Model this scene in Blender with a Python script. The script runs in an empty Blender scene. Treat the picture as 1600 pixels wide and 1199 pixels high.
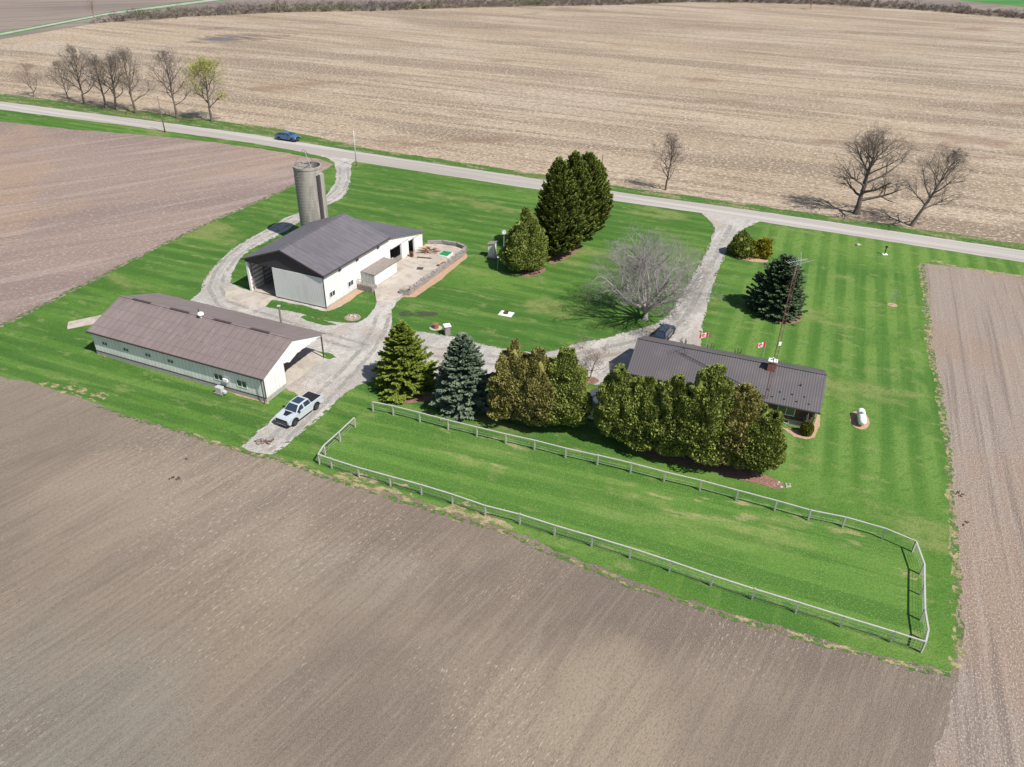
import bpy, bmesh, math, random
import numpy as np
from mathutils import Vector, Matrix
from mathutils.geometry import tessellate_polygon
R = math.radians
sc = bpy.context.scene
C = sc.collection

# ------------------------------------------------------------------ camera
F, TH, ROLL, H = 1205.75, 0.56196, 0.023078, 51.13
cr, sr = math.cos(ROLL), math.sin(ROLL)
cam = bpy.data.cameras.new('camera'); co = bpy.data.objects.new('camera', cam); C.objects.link(co)
cam.sensor_fit = 'HORIZONTAL'; cam.sensor_width = 36; cam.lens = F / 1600 * 36
cam.clip_start = 0.5; cam.clip_end = 6000
Rx = Vector((1, 0, 0)); Dn = Vector((0, -math.sin(TH), -math.cos(TH))); Fw = Vector((0, math.cos(TH), -math.sin(TH)))
right = cr * Rx - sr * Dn; down = sr * Rx + cr * Dn
m = Matrix((right, -down, -Fw)).transposed().to_4x4(); m.translation = Vector((0, 0, H))
co.matrix_world = m
sc.camera = co
# ------------------------------------------------------------------ light
SUN_EL, SUN_AZ = R(52.5), R(-39)
sv = Vector((math.cos(SUN_EL) * math.cos(SUN_AZ), math.cos(SUN_EL) * math.sin(SUN_AZ), math.sin(SUN_EL)))
w = bpy.data.worlds.new('World'); sc.world = w; w.use_nodes = True
nt = w.node_tree; bg = nt.nodes['Background']; sky = nt.nodes.new('ShaderNodeTexSky')
sky.sky_type = 'NISHITA'; sky.sun_disc = False; sky.sun_elevation = SUN_EL; sky.sun_rotation = math.atan2(sv.x, sv.y)
nt.links.new(sky.outputs[0], bg.inputs[0]); bg.inputs[1].default_value = 0.08
sl = bpy.data.lights.new('sun', 'SUN'); sl.energy = 5.0; sl.angle = R(0.5); sl.color = (1, .955, .89)
so = bpy.data.objects.new('sun', sl); C.objects.link(so); so.rotation_euler = (-sv).to_track_quat('-Z', 'Y').to_euler(); so.location = (60, 0, 120)
sc.view_settings.view_transform = 'Standard'; sc.view_settings.look = 'None'; sc.view_settings.exposure = 0.30; sc.view_settings.gamma = 1

# ------------------------------------------------------------------ survey helpers (photo point -> point on the ground)
def ray(x, y):
    u, v = x - 800, y - 599.5
    u, v = cr * u + sr * v, -sr * u + cr * v
    return Vector((u, F * math.cos(TH) - v * math.sin(TH), -F * math.sin(TH) - v * math.cos(TH)))
def G(x, y, z=0.0):
    r = ray(x, y); t = (z - H) / r.z
    return Vector((t * r.x, t * r.y, z))
def proj(X, Y, Z):
    z = Z - H; d = Y * math.cos(TH) - z * math.sin(TH); v = -(Y * math.sin(TH) + z * math.cos(TH)); u = X * F / d; v = v * F / d
    return 800 + cr * u - sr * v, 599.5 + sr * u + cr * v
def HT(bx, by, ty):
    g = G(bx, by); lo, hi = 0, 45
    for _ in range(30):
        mid = (lo + hi) / 2
        if proj(g.x, g.y, mid)[1] > ty: lo = mid
        else: hi = mid
    return lo
class Frame:
    def __init__(s, o, deg):
        s.o = Vector(o); s.rz = R(deg); s.u = Vector((math.cos(s.rz), math.sin(s.rz), 0)); s.w = Vector((-math.sin(s.rz), math.cos(s.rz), 0))
    def L(s, P): d = P - s.o; return Vector((d.dot(s.u), d.dot(s.w), P.z))
    def W(s, a, b, z=0): return s.o + s.u * a + s.w * b + Vector((0, 0, z))
    def b(s, x, y, b):      # photo point on the vertical plane b = const
        r = ray(x, y); o = s.o + s.w * b; t = (o - Vector((0, 0, H))).dot(s.w) / r.dot(s.w); return s.L(Vector((0, 0, H)) + r * t)
    def a(s, x, y, a):
        r = ray(x, y); o = s.o + s.u * a; t = (o - Vector((0, 0, H))).dot(s.u) / r.dot(s.u); return s.L(Vector((0, 0, H)) + r * t)

# ------------------------------------------------------------------ materials
MATS = {}
def M(name, base, layers=(), rough=.9, bump=None, metal=0, spec=.3, coat=0, alpha=None, gain=(1, 1, 1)):
    """layers: (kind, scale, (sx,sy,sz), rotdeg, lo, hi, colour, fac)"""
    m = bpy.data.materials.new(name); m.use_nodes = True; n = m.node_tree.nodes; l = m.node_tree.links
    p = n['Principled BSDF']; p.inputs['Roughness'].default_value = rough; p.inputs['Metallic'].default_value = metal
    p.inputs['Specular IOR Level'].default_value = spec; p.inputs['Coat Weight'].default_value = coat
    tc = n.new('ShaderNodeTexCoord')
    def coord(s, rot):
        mp0 = n.new('ShaderNodeMapping'); mp0.inputs['Rotation'].default_value = (0, 0, R(-rot)); l.new(tc.outputs['Object'], mp0.inputs[0])
        mp = n.new('ShaderNodeMapping'); mp.inputs['Scale'].default_value = s; l.new(mp0.outputs[0], mp.inputs[0]); return mp.outputs[0]
    def tex(kind, scale, s, rot, detail=5):
        v = coord(s, rot) if kind not in ('blob', 'z') else None
        if kind == 'noise':
            t = n.new('ShaderNodeTexNoise'); t.inputs['Scale'].default_value = scale; t.inputs['Detail'].default_value = detail; t.inputs['Roughness'].default_value = .6
            l.new(v, t.inputs['Vector']); return t.outputs[0]
        if kind == 'voro':
            t = n.new('ShaderNodeTexVoronoi'); t.inputs['Scale'].default_value = scale; l.new(v, t.inputs['Vector']); return t.outputs[0]
        if kind == 'cell':
            t = n.new('ShaderNodeTexVoronoi'); t.inputs['Scale'].default_value = scale; l.new(v, t.inputs['Vector'])
            b = n.new('ShaderNodeRGBToBW'); l.new(t.outputs[1], b.inputs[0]); return b.outputs[0]
        if kind.startswith('wave'):
            t = n.new('ShaderNodeTexWave'); t.inputs['Scale'].default_value = scale; t.inputs['Distortion'].default_value = float(kind[4:] or 0); t.inputs['Detail'].default_value = 2
            t.inputs['Detail Scale'].default_value = .6; t.bands_direction = {(1, 1): 'DIAGONAL', (0, 1): 'Y', (0, 0): 'Z'}.get((int(s[0] > 0), int(s[1] > 0)), 'X')
            l.new(v, t.inputs['Vector']); return t.outputs[1] if False else t.outputs['Fac']
        if kind == 'z':
            q = n.new('ShaderNodeSeparateXYZ'); l.new(tc.outputs['Object'], q.inputs[0]); return q.outputs[2]
        if kind == 'blob':      # a patch of ground: scale = (centre x, centre y), s = radii, uneven outline
            mp = n.new('ShaderNodeMapping'); mp.vector_type = 'POINT'; mp.inputs['Location'].default_value = (-scale[0] / s[0], -scale[1] / s[1], 0); mp.inputs['Scale'].default_value = (1 / s[0], 1 / s[1], 0); l.new(tc.outputs['Object'], mp.inputs[0])
            ln = n.new('ShaderNodeVectorMath'); ln.operation = 'LENGTH'; l.new(mp.outputs[0], ln.inputs[0])
            nz = n.new('ShaderNodeTexNoise'); nz.inputs['Scale'].default_value = .09; nz.inputs['Detail'].default_value = 6; l.new(tc.outputs['Object'], nz.inputs['Vector'])
            ma = n.new('ShaderNodeMath'); ma.operation = 'MULTIPLY_ADD'; l.new(nz.outputs[0], ma.inputs[0]); ma.inputs[1].default_value = 2.4; l.new(ln.outputs['Value'], ma.inputs[2])
            sb = n.new('ShaderNodeMath'); sb.operation = 'SUBTRACT'; l.new(ma.outputs[0], sb.inputs[0]); sb.inputs[1].default_value = 1.2; return sb.outputs[0]
        if kind == 'x':
            q = n.new('ShaderNodeSeparateXYZ'); l.new(v, q.inputs[0]); return q.outputs[0]
    col = n.new('ShaderNodeRGB'); col.outputs[0].default_value = (*[a * b for a, b in zip(base, gain)], 1); cur = col.outputs[0]
    for L in layers:
        kind, scale, s, rot, lo, hi, c, fac = L[:8]
        f = tex(kind, scale, s, rot)
        mr = n.new('ShaderNodeMapRange'); mr.interpolation_type = 'SMOOTHSTEP'; mr.inputs[1].default_value = lo; mr.inputs[2].default_value = hi; mr.inputs[4].default_value = fac
        l.new(f, mr.inputs[0]); fo = mr.outputs[0]
        for (k2, sc2, s2, r2, lo2, hi2) in L[8:]:
            f2 = tex(k2, sc2, s2, r2); m2 = n.new('ShaderNodeMapRange'); m2.interpolation_type = 'SMOOTHSTEP'; m2.inputs[1].default_value = lo2; m2.inputs[2].default_value = hi2
            l.new(f2, m2.inputs[0]); mu = n.new('ShaderNodeMath'); mu.operation = 'MULTIPLY'; l.new(fo, mu.inputs[0]); l.new(m2.outputs[0], mu.inputs[1]); fo = mu.outputs[0]
        mx = n.new('ShaderNodeMix'); mx.data_type = 'RGBA'; l.new(fo, mx.inputs[0]); l.new(cur, mx.inputs[6]); mx.inputs[7].default_value = (*[a * b for a, b in zip(c, gain)], 1); cur = mx.outputs[2]
    l.new(cur, p.inputs['Base Color'])
    if alpha:
        kind, scale, s, rot, lo, hi = alpha
        mr = n.new('ShaderNodeMapRange'); mr.interpolation_type = 'SMOOTHSTEP'; mr.inputs[1].default_value = lo; mr.inputs[2].default_value = hi
        l.new(tex(kind, scale, s, rot, 6), mr.inputs[0]); l.new(mr.outputs[0], p.inputs['Alpha'])
    if bump:
        kind, scale, s, rot, strength, dist = bump
        b = n.new('ShaderNodeBump'); b.inputs['Strength'].default_value = strength; b.inputs['Distance'].default_value = dist
        l.new(tex(kind, scale, s, rot, 6), b.inputs['Height']); l.new(b.outputs[0], p.inputs['Normal'])
    MATS[name] = m; return m
I3 = (1, 1, 1)
ROAD = -22.5
# soil of the near field: crop rows at 55 degrees, pale residue flecks
M('soil_near', (.215, .172, .135), [
    ('blob', (-26, 58), (26, 9, 1), 0, 1.2, .5, (.285, .225, .178), .8),
    ('blob', (12, 46), (24, 7, 1), 0, 1.2, .5, (.145, .112, .092), .85),
    ('blob', (-8, 57), (11, 6, 1), 0, 1.2, .5, (.165, .125, .10), .7),
    ('blob', (-34, 35), (13, 9, 1), 0, 1.2, .5, (.185, .175, .15), .85),
    ('blob', (6, 35), (9, 7, 1), 0, 1.2, .5, (.29, .23, .17), .8),
    ('blob', (-12, 36), (8, 9, 1), 0, 1.2, .5, (.155, .125, .105), .7),
    ('blob', (-16, 48), (9, 4, 1), 0, 1.2, .5, (.27, .225, .18), .7),
    ('blob', (30, 33), (10, 5, 1), 0, 1.2, .5, (.20, .155, .13), .7),
    ('noise', .03, (.5, 1, 1), 40, .50, .60, (.25, .195, .145), .45),
    ('noise', .10, (.3, 1, 1), 50, .50, .60, (.135, .108, .092), .35),
    ('wave1.2', .42, (0, 1, 0), 55, .55, 1, (.12, .095, .08), .28, ('noise', .05, I3, 20, .44, .54)),
    ('noise', 1.6, (.06, 1, 1), 55, .54, .62, (.31, .265, .215), .35, ('noise', .04, I3, 0, .46, .56)),
    ('noise', 7, (.45, 1, 1), 55, .48, .62, (.11, .086, .072), .5),
    ('noise', .9, (.12, 1, 1), 55, .50, .60, (.13, .103, .085), .30),
    ('noise', 2.2, (.05, 1, 1), 55, .52, .62, (.30, .25, .20), .22),
    ('noise', 15, (.8, 1, 1), 55, .53, .64, (.42, .36, .285), .6),
    ('noise', 6, (.3, 1, 1), 55, .57, .67, (.48, .42, .34), .75, ('noise', .05, I3, 0, .45, .56)),
], bump=('noise', 9, (.5, 1, 1), 55, .6, .08), gain=(.91, .91, .89))
M('soil_west', (.255, .19, .158), [
    ('noise', .03, (.3, 1, 1), 20, .46, .57, (.20, .152, .135), .85),
    ('noise', .02, (1, .6, 1), 0, .49, .57, (.30, .21, .145), .8),
    ('noise', .4, (.06, 1, 1), 40, .50, .60, (.345, .275, .24), .5),
    ('noise', .5, (.06, 1, 1), 28, .52, .62, (.19, .14, .12), .5),
    ('noise', 4, I3, 0, .48, .60, (.17, .128, .11), .55),
    ('noise', 3.5, (.4, 1, 1), 35, .54, .64, (.42, .345, .295), .7),
], bump=('noise', 3, I3, 0, .7, .12))
M('soil_east', (.25, .20, .168), [
    ('noise', .05, (1, .5, 1), 60, .47, .57, (.255, .18, .135), .75),
    ('noise', .7, (.025, 1, 1), 68, .51, .60, (.14, .11, .095), .65),
    ('noise', 1.6, (.02, 1, 1), 68, .52, .60, (.30, .255, .215), .5),
    ('noise', 4, I3, 0, .48, .6, (.14, .11, .095), .55),
    ('noise', 9, (.6, 1, 1), 68, .53, .64, (.46, .40, .33), .8),
], bump=('noise', 5, I3, 0, .7, .1))
M('stubble', (.35, .272, .19), [
    ('noise', .018, (.22, 1, 1), ROAD, .46, .57, (.275, .21, .148), .8),
    ('noise', .012, (.5, 1, 1), 10, .49, .57, (.37, .305, .235), .8),
    ('noise', .10, (.14, 1, 1), ROAD - 4, .50, .60, (.42, .345, .26), .65),
    ('noise', .05, (.16, 1, 1), ROAD + 4, .52, .60, (.19, .145, .105), .8),
    ('noise', .3, (.05, 1, 1), ROAD, .51, .60, (.175, .132, .092), .7),
    ('noise', 1.3, (.35, 1, 1), ROAD, .47, .58, (.18, .138, .10), .62),
    ('noise', 2.6, (.45, 1, 1), ROAD, .52, .62, (.60, .50, .385), .85),
    ('noise', .03, (.6, 1, 1), 20, .58, .66, (.20, .125, .08), .5),
], bump=('noise', 2.5, I3, 0, .9, .25))
M('stubble_dark', (.20, .155, .12), [('noise', .3, (.2, 1, 1), ROAD, .44, .6, (.28, .22, .165), .8), ('noise', 3, I3, 0, .5, .62, (.34, .28, .21), .7)], alpha=('noise', .16, (.25, 1, 1), ROAD, .44, .54))
M('far_field', (.19, .155, .135), [('noise', .015, (.1, 1, 1), 20, .44, .58, (.25, .205, .17), .8), ('noise', .2, (.1, 1, 1), 30, .5, .6, (.14, .118, .105), .6)])
M('far_green', (.055, .17, .045), [('noise', .04, (.2, 1, 1), 10, .44, .58, (.08, .21, .05), .8)])
M('scrub_ground', (.17, .14, .11), [('noise', .05, I3, 10, .45, .56, (.24, .20, .14), .8), ('noise', .2, I3, 10, .5, .6, (.11, .12, .055), .7)], alpha=('noise', .08, I3, 0, .36, .46))
GR = (.075, .175, .026)
M('lawn', GR, [
    ('noise', .030, (.6, 1, 1), ROAD, .47, .57, (.046, .132, .021), .8),
    ('noise', .055, (.5, 1, 1), ROAD, .50, .60, (.115, .22, .038), .75),
    ('noise', .35, (.06, 1, 1), ROAD - 3, .50, .58, (.034, .10, .016), .65, ('x', 1, I3, ROAD, -5, -14)),
    ('noise', .40, (.08, 1, 1), ROAD + 5, .52, .60, (.14, .24, .055), .55, ('x', 1, I3, ROAD, -5, -14)),
    ('noise', .5, (.07, 1, 1), 69, .52, .62, (.12, .22, .045), .4, ('x', 1, I3, ROAD, -13, -7)),
    ('wave.5', .11, (0, 1, 0), ROAD + 1, .3, .7, (.036, .108, .017), .62, ('noise', .04, I3, 60, .42, .50), ('x', 1, I3, ROAD, -7, -13)),
    # mower stripes east of the driveway
    ('wave.9', .105, (0, 1, 0), 69.5, .35, .85, (.155, .265, .06), .62, ('x', 1, I3, ROAD, -13, -7), ('noise', .07, I3, 0, .36, .52), ('x', 1, I3, 67.5, 66, 78)),
    ('wave.9', .105, (0, 1, 0), 69.5, .40, .05, (.042, .13, .018), .42, ('x', 1, I3, ROAD, -13, -7), ('noise', .11, I3, 0, .36, .5), ('x', 1, I3, 67.5, 66, 78)),
    ('wave1.5', .21, (0, 1, 0), 68.5, .5, .9, (.13, .23, .05), .2, ('x', 1, I3, ROAD, -13, -7), ('x', 1, I3, 67.5, 66, 78)),
    ('noise', .085, (.5, 1, 1), ROAD, .57, .66, (.22, .25, .085), .7),
    ('noise', .6, (.4, 1, 1), ROAD, .56, .66, (.21, .25, .09), .55),
    ('noise', 1.3, (.6, 1, 1), 30, .52, .64, (.036, .105, .016), .4),
    ('noise', 4.5, I3, 0, .46, .58, (.042, .115, .018), .45),
    ('noise', 8, I3, 0, .53, .63, (.18, .30, .08), .5),
], bump=('noise', 6, I3, 0, .6, .06), spec=.12, gain=(1.0, .93, 1.0))
M('paddock_grass', (.09, .20, .033), [
    ('noise', .45, (.05, 1, 1), -19, .49, .57, (.042, .125, .019), .7),
    ('noise', .08, (.4, 1, 1), -19, .50, .60, (.14, .24, .055), .75),
    ('wave.5', .12, (0, 1, 0), -19, .3, .7, (.046, .132, .02), .55, ('noise', .04, I3, 60, .38, .48)),
    ('noise', .26, (.25, 1, 1), -19, .52, .60, (.25, .28, .10), .8, ('noise', .035, I3, 0, .45, .55)),
    ('noise', .7, (.3, 1, 1), -19, .55, .65, (.34, .31, .16), .75, ('noise', .04, I3, 9, .47, .57)),
    ('noise', 4.5, I3, 0, .46, .58, (.048, .13, .018), .4),
    ('noise', 8, I3, 0, .53, .63, (.21, .33, .095), .5),
], bump=('noise', 6, I3, 0, .6, .06), spec=.12, gain=(1.06, .95, 1.05))
M('rut', (.33, .31, .28), [('noise', 3, I3, 0, .48, .6, (.22, .205, .19), .6), ('noise', 9, I3, 0, .53, .63, (.48, .46, .43), .5)], alpha=('noise', .6, I3, 60, .34, .74))
M('rut_light', (.455, .43, .395), [('noise', 3, I3, 0, .48, .6, (.38, .36, .33), .6), ('noise', 9, I3, 0, .53, .63, (.60, .58, .54), .5)], alpha=('noise', .6, I3, 60, .30, .72))
M('verge', (.075, .15, .035), [('noise', .15, (.3, 1, 1), ROAD, .46, .57, (.15, .17, .065), .75), ('noise', .5, (.3, 1, 1), ROAD, .5, .6, (.28, .24, .14), .7), ('noise', 1.5, I3, 0, .48, .6, (.035, .085, .02), .65)], bump=('noise', 2, I3, 0, .8, .2), spec=.1)
M('fringe_green', (.06, .125, .028), [('noise', 2, I3, 0, .48, .6, (.16, .20, .06), .7)], alpha=('noise', 1.6, I3, 0, .47, .55))
M('dry_grass', (.30, .25, .135), [('noise', .9, I3, 0, .45, .58, (.16, .185, .06), .7), ('noise', 5, I3, 0, .5, .62, (.44, .38, .23), .6), ('noise', 2.2, I3, 0, .54, .66, (.20, .155, .11), .6)], bump=('noise', 6, I3, 0, .6, .08), alpha=('noise', 1.1, (.5, 1, 1), -20, .46, .56))
M('road', (.35, .318, .288), [
    ('noise', .05, (.2, 1, 1), ROAD, .45, .57, (.42, .39, .37), .6),
    ('noise', .8, (.012, 1, 1), ROAD, .47, .56, (.29, .26, .235), .6),
    ('noise', .55, (.012, 1, 1), ROAD, .52, .58, (.47, .445, .42), .6),
    ('noise', 5, I3, 0, .5, .64, (.25, .225, .20), .35)], bump=('noise', 9, I3, 0, .25, .02))
M('gravel', (.40, .375, .345), [
    ('noise', .10, I3, 0, .46, .56, (.47, .445, .41), .75),
    ('noise', .22, (.5, 1, 1), 60, .49, .58, (.29, .275, .255), .75),
    ('noise', .5, (.12, 1, 1), 62, .52, .60, (.25, .24, .225), .55),
    ('noise', .16, I3, 33, .54, .62, (.33, .26, .205), .6),
    ('noise', 1.6, I3, 0, .50, .62, (.24, .228, .21), .55),
    ('noise', 5, I3, 0, .48, .60, (.22, .208, .19), .5),
    ('noise', 9, I3, 20, .53, .63, (.62, .60, .56), .6)], bump=('noise', 8, I3, 0, .6, .05))
M('concrete', (.44, .395, .34), [('noise', .35, I3, 0, .46, .57, (.36, .315, .265), .75), ('noise', .9, I3, 0, .52, .62, (.28, .235, .19), .55), ('noise', 8, I3, 0, .5, .62, (.36, .32, .28), .4)], bump=('noise', 8, I3, 0, .2, .01))
M('gravel_bed', (.44, .285, .18), [('noise', 3, I3, 0, .45, .58, (.55, .41, .29), .7), ('voro', 7, I3, 0, .1, .5, (.30, .19, .125), .5)], bump=('voro', 7, I3, 0, .5, .04))
M('mulch', (.21, .115, .085), [('noise', 4, I3, 0, .45, .6, (.33, .20, .155), .7), ('noise', 9, I3, 0, .5, .62, (.10, .058, .045), .6)], bump=('noise', 8, I3, 0, .6, .05))
M('clod', (.06, .047, .04), [('noise', 4, I3, 0, .45, .6, (.10, .08, .068), .7)])
M('pale_rock', (.42, .38, .345), [('noise', 3, I3, 0, .45, .6, (.28, .25, .225), .7)])
M('burnt_grass', (.075, .062, .055), [('noise', 5, I3, 0, .5, .62, (.12, .10, .085), .5)], alpha=('noise', .8, I3, 0, .30, .75))
M('puddle', (.13, .12, .125), [('noise', .2, (.2, 1, 1), ROAD, .44, .56, (.22, .18, .145), .8)], rough=.5, spec=.3, alpha=('noise', .2, (.3, 1, 1), ROAD, .40, .5))
def siding(name, col, dark, rot=0):
    return M(name, col, [('wave', .55 * 2, (1, 1, 0), rot, .72, .95, dark, .35), ('noise', .5, (1, 1, .3), 0, .5, .7, dark, .18)], rough=.5, spec=.4)
M('white_siding', (.80, .79, .77), [('wave', 1.1, (1, 1, 0), 0, .70, 1, (.50, .50, .49), .5), ('noise', .4, (1, 1, .4), 0, .48, .62, (.66, .64, .61), .35), ('noise', 1.2, (1, 1, .2), 0, .42, .6, (.42, .36, .29), .5, ('z', 1, I3, 0, 1.3, .35)), ('noise', 2.5, (1, 1, .06), 0, .54, .64, (.60, .57, .53), .4)], rough=.45, spec=.4)
M('door_siding', (.72, .72, .70), [('wave', 1.1, (1, 0, 0), 0, .70, 1, (.42, .43, .42), .6), ('noise', .8, (1, 1, .3), 0, .46, .7, (.52, .51, .48), .4)], rough=.45, spec=.4)
M('white_paint', (.78, .78, .76), [('noise', 2, I3, 0, .5, .7, (.66, .65, .62), .3)], rough=.4)
M('charcoal', (.045, .04, .045), [('noise', 1, I3, 0, .5, .7, (.06, .055, .06), .5)], rough=.6)
M('trim_dark', (.07, .055, .055), rough=.5)
M('barn_roof', (.125, .115, .13), [
    ('noise', .12, I3, 0, .42, .66, (.155, .143, .157), .7), ('wave', .35, (0, 1, 0), 0, .86, 1, (.12, .105, .125), .35),
    ('wave', .8, (1, 0, 0), 0, .9, 1, (.20, .19, .21), .2), ('noise', .9, (.12, 1, 1), 0, .5, .62, (.10, .09, .10), .45), ('wave', .33, (0, 1, 0), 0, .93, 1, (.07, .062, .072), .5), ('noise', 1.5, (.1, 1, 1), 0, .56, .66, (.20, .19, .205), .35)], rough=.55, spec=.35, bump=('wave', 1.05, (0, 1, 0), 0, .25, .02))
M('shed_roof', (.205, .163, .155), [
    ('noise', .1, I3, 0, .42, .66, (.235, .19, .18), .7), ('wave', 1.1, (1, 0, 0), 0, .85, 1, (.145, .115, .11), .5),
    ('noise', .9, (1, .15, 1), 0, .5, .62, (.175, .138, .13), .45), ('wave', .33, (1, 0, 0), 0, .93, 1, (.11, .088, .085), .5), ('wave', .2, (0, 1, 0), 0, .96, 1, (.13, .105, .10), .4), ('noise', 1.5, (1, .1, 1), 0, .56, .66, (.27, .23, .22), .35)], rough=.55, spec=.35, bump=('wave', 1.1, (1, 0, 0), 0, .4, .025))
M('house_roof', (.098, .088, .092), [
    ('wave', 1.05, (1, 0, 0), 0, .60, .95, (.115, .105, .109), .5), ('wave', 1.05, (1, 0, 0), 0, .30, .02, (.08, .072, .077), .4), ('noise', .3, I3, 0, .45, .68, (.15, .132, .135), .4)], rough=.5, spec=.4, bump=('wave', 1.05, (1, 0, 0), 0, .5, .03))
M('brick_dark', (.085, .055, .05), [('noise', 1.5, I3, 0, .42, .62, (.16, .10, .085), .8), ('noise', 6, (.5, .5, 2), 0, .55, .7, (.26, .21, .19), .6)], bump=('noise', 8, I3, 0, .4, .02))
M('brick_red', (.27, .10, .075), [('noise', 5, I3, 0, .45, .65, (.38, .19, .15), .7)], bump=('noise', 8, I3, 0, .4, .02))
M('stone', (.30, .27, .25), [('cell', 2.6, (1, 1, 2), 0, .25, .75, (.19, .17, .16), .8), ('voro', 2.6, (1, 1, 2), 0, .16, .05, (.13, .12, .11), .7), ('noise', 6, I3, 0, .5, .7, (.42, .38, .35), .5)], bump=('voro', 2.6, (1, 1, 2), 0, .7, .06))
M('block', (.38, .36, .34), [('noise', 2, I3, 0, .45, .65, (.28, .27, .26), .6)])
M('silo_concrete', (.34, .315, .27), [
    ('noise', .45, (1, 1, .12), 0, .45, .68, (.40, .375, .33), .7), ('noise', .8, (1, 1, .15), 0, .50, .62, (.19, .18, .165), .65),
    ('wave', 1.05, (0, 0, 1), 0, .80, 1, (.25, .225, .19), .5), ('noise', 3, (1, 1, 2), 0, .5, .7, (.30, .27, .23), .3)], bump=('noise', 5, I3, 0, .3, .02))
for i, n_ in enumerate(['x']): pass
M('silo_dark', (.05, .045, .05), rough=.6)
M('glass', (.03, .045, .065), rough=.06, spec=1.0, coat=.5)
M('black_plastic', (.018, .018, .02), rough=.45)
M('rubber', (.02, .02, .022), rough=.8)
M('rim', (.10, .10, .105), rough=.35, metal=.6)
M('chrome', (.5, .5, .52), rough=.25, metal=.9)
M('truck_silver', (.44, .49, .53), rough=.28, coat=.6, spec=.5)
M('truck_blue', (.05, .13, .27), rough=.25, coat=.6, spec=.5)
M('suv_navy', (.012, .022, .04), rough=.2, coat=.7, spec=.5)
M('lamp_glass', (.75, .77, .8), rough=.1, spec=.7)
M('tail_red', (.35, .01, .01), rough=.2)
M('steel', (.38, .38, .38), rough=.4, metal=.6)
M('mast_red', (.22, .12, .11), rough=.6)
M('galv', (.46, .47, .47), [('noise', 3, I3, 0, .45, .65, (.36, .37, .37), .6)], rough=.5)
M('pole_wood', (.20, .165, .135), [('noise', 4, (1, 1, .1), 0, .45, .65, (.13, .11, .09), .7)])
M('fence_wood', (.42, .415, .39), [('noise', 1.3, I3, 0, .42, .62, (.38, .37, .34), .7), ('noise', 8, (1, 1, .2), 0, .5, .7, (.27, .26, .24), .4)])
M('wood_tan', (.50, .34, .20), [('noise', 3, I3, 0, .45, .65, (.38, .24, .13), .6)])
M('wood_rust', (.15, .065, .05), [('noise', 3, I3, 0, .45, .6, (.12, .055, .045), .6)])
M('wood_grey', (.22, .19, .17), [('noise', 3, (1, 1, .3), 0, .45, .65, (.32, .28, .25), .6)])
M('tarp_green', (.02, .22, .07), rough=.5)
M('flag_red', (.55, .03, .04), rough=.7)
M('flag_white', (.8, .79, .77), rough=.7)
M('pink', (.55, .25, .25), rough=.7)
M('tank_white', (.82, .82, .8), rough=.3)
def leafmat(name, a, b, c, sc_=1.0):
    m = M(name, a, [('noise', .9 * sc_, I3, 0, .42, .6, b, .85), ('noise', 3.5 * sc_, I3, 0, .5, .68, c, .7)], rough=.75, spec=.15); return m
leafmat('thuja', (.16, .20, .042), (.23, .265, .06), (.34, .36, .12))
leafmat('thuja_brown', (.185, .18, .05), (.27, .245, .08), (.40, .355, .145))
leafmat('spruce_green', (.13, .185, .026), (.21, .25, .04), (.30, .32, .07))
leafmat('spruce_blue', (.13, .18, .125), (.18, .23, .155), (.25, .29, .18))
leafmat('spruce_dark', (.075, .125, .06), (.12, .175, .08), (.19, .24, .125))
leafmat('juniper', (.11, .15, .03), (.18, .215, .04), (.30, .30, .08))
leafmat('bush_yellow', (.24, .22, .02), (.33, .28, .03), (.42, .35, .06), 2)
leafmat('bush_green', (.14, .17, .02), (.20, .21, .03), (.27, .26, .05), 2)
leafmat('bud_leaf', (.33, .34, .09), (.42, .40, .13), (.27, .31, .07))
M('bark', (.105, .088, .078), [('noise', 3, (1, 1, .3), 0, .45, .65, (.16, .138, .12), .7)])
M('bark_dark', (.105, .088, .075), [('noise', 3, (1, 1, .3), 0, .45, .6, (.165, .14, .12), .7)])
M('bark_pale', (.33, .305, .295), [('noise', .8, I3, 0, .45, .6, (.20, .18, .175), .7)])
M('bark_soft', (.30, .23, .19), [('noise', .8, I3, 0, .45, .65, (.22, .17, .145), .7)])
M('hedge', (.13, .105, .105), [('noise', .02, I3, 0, .46, .55, (.19, .145, .11), .8), ('noise', .03, I3, 9, .52, .60, (.10, .105, .045), .85), ('noise', .5, I3, 0, .46, .6, (.21, .18, .17), .6)], rough=.9, spec=.1)

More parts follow.
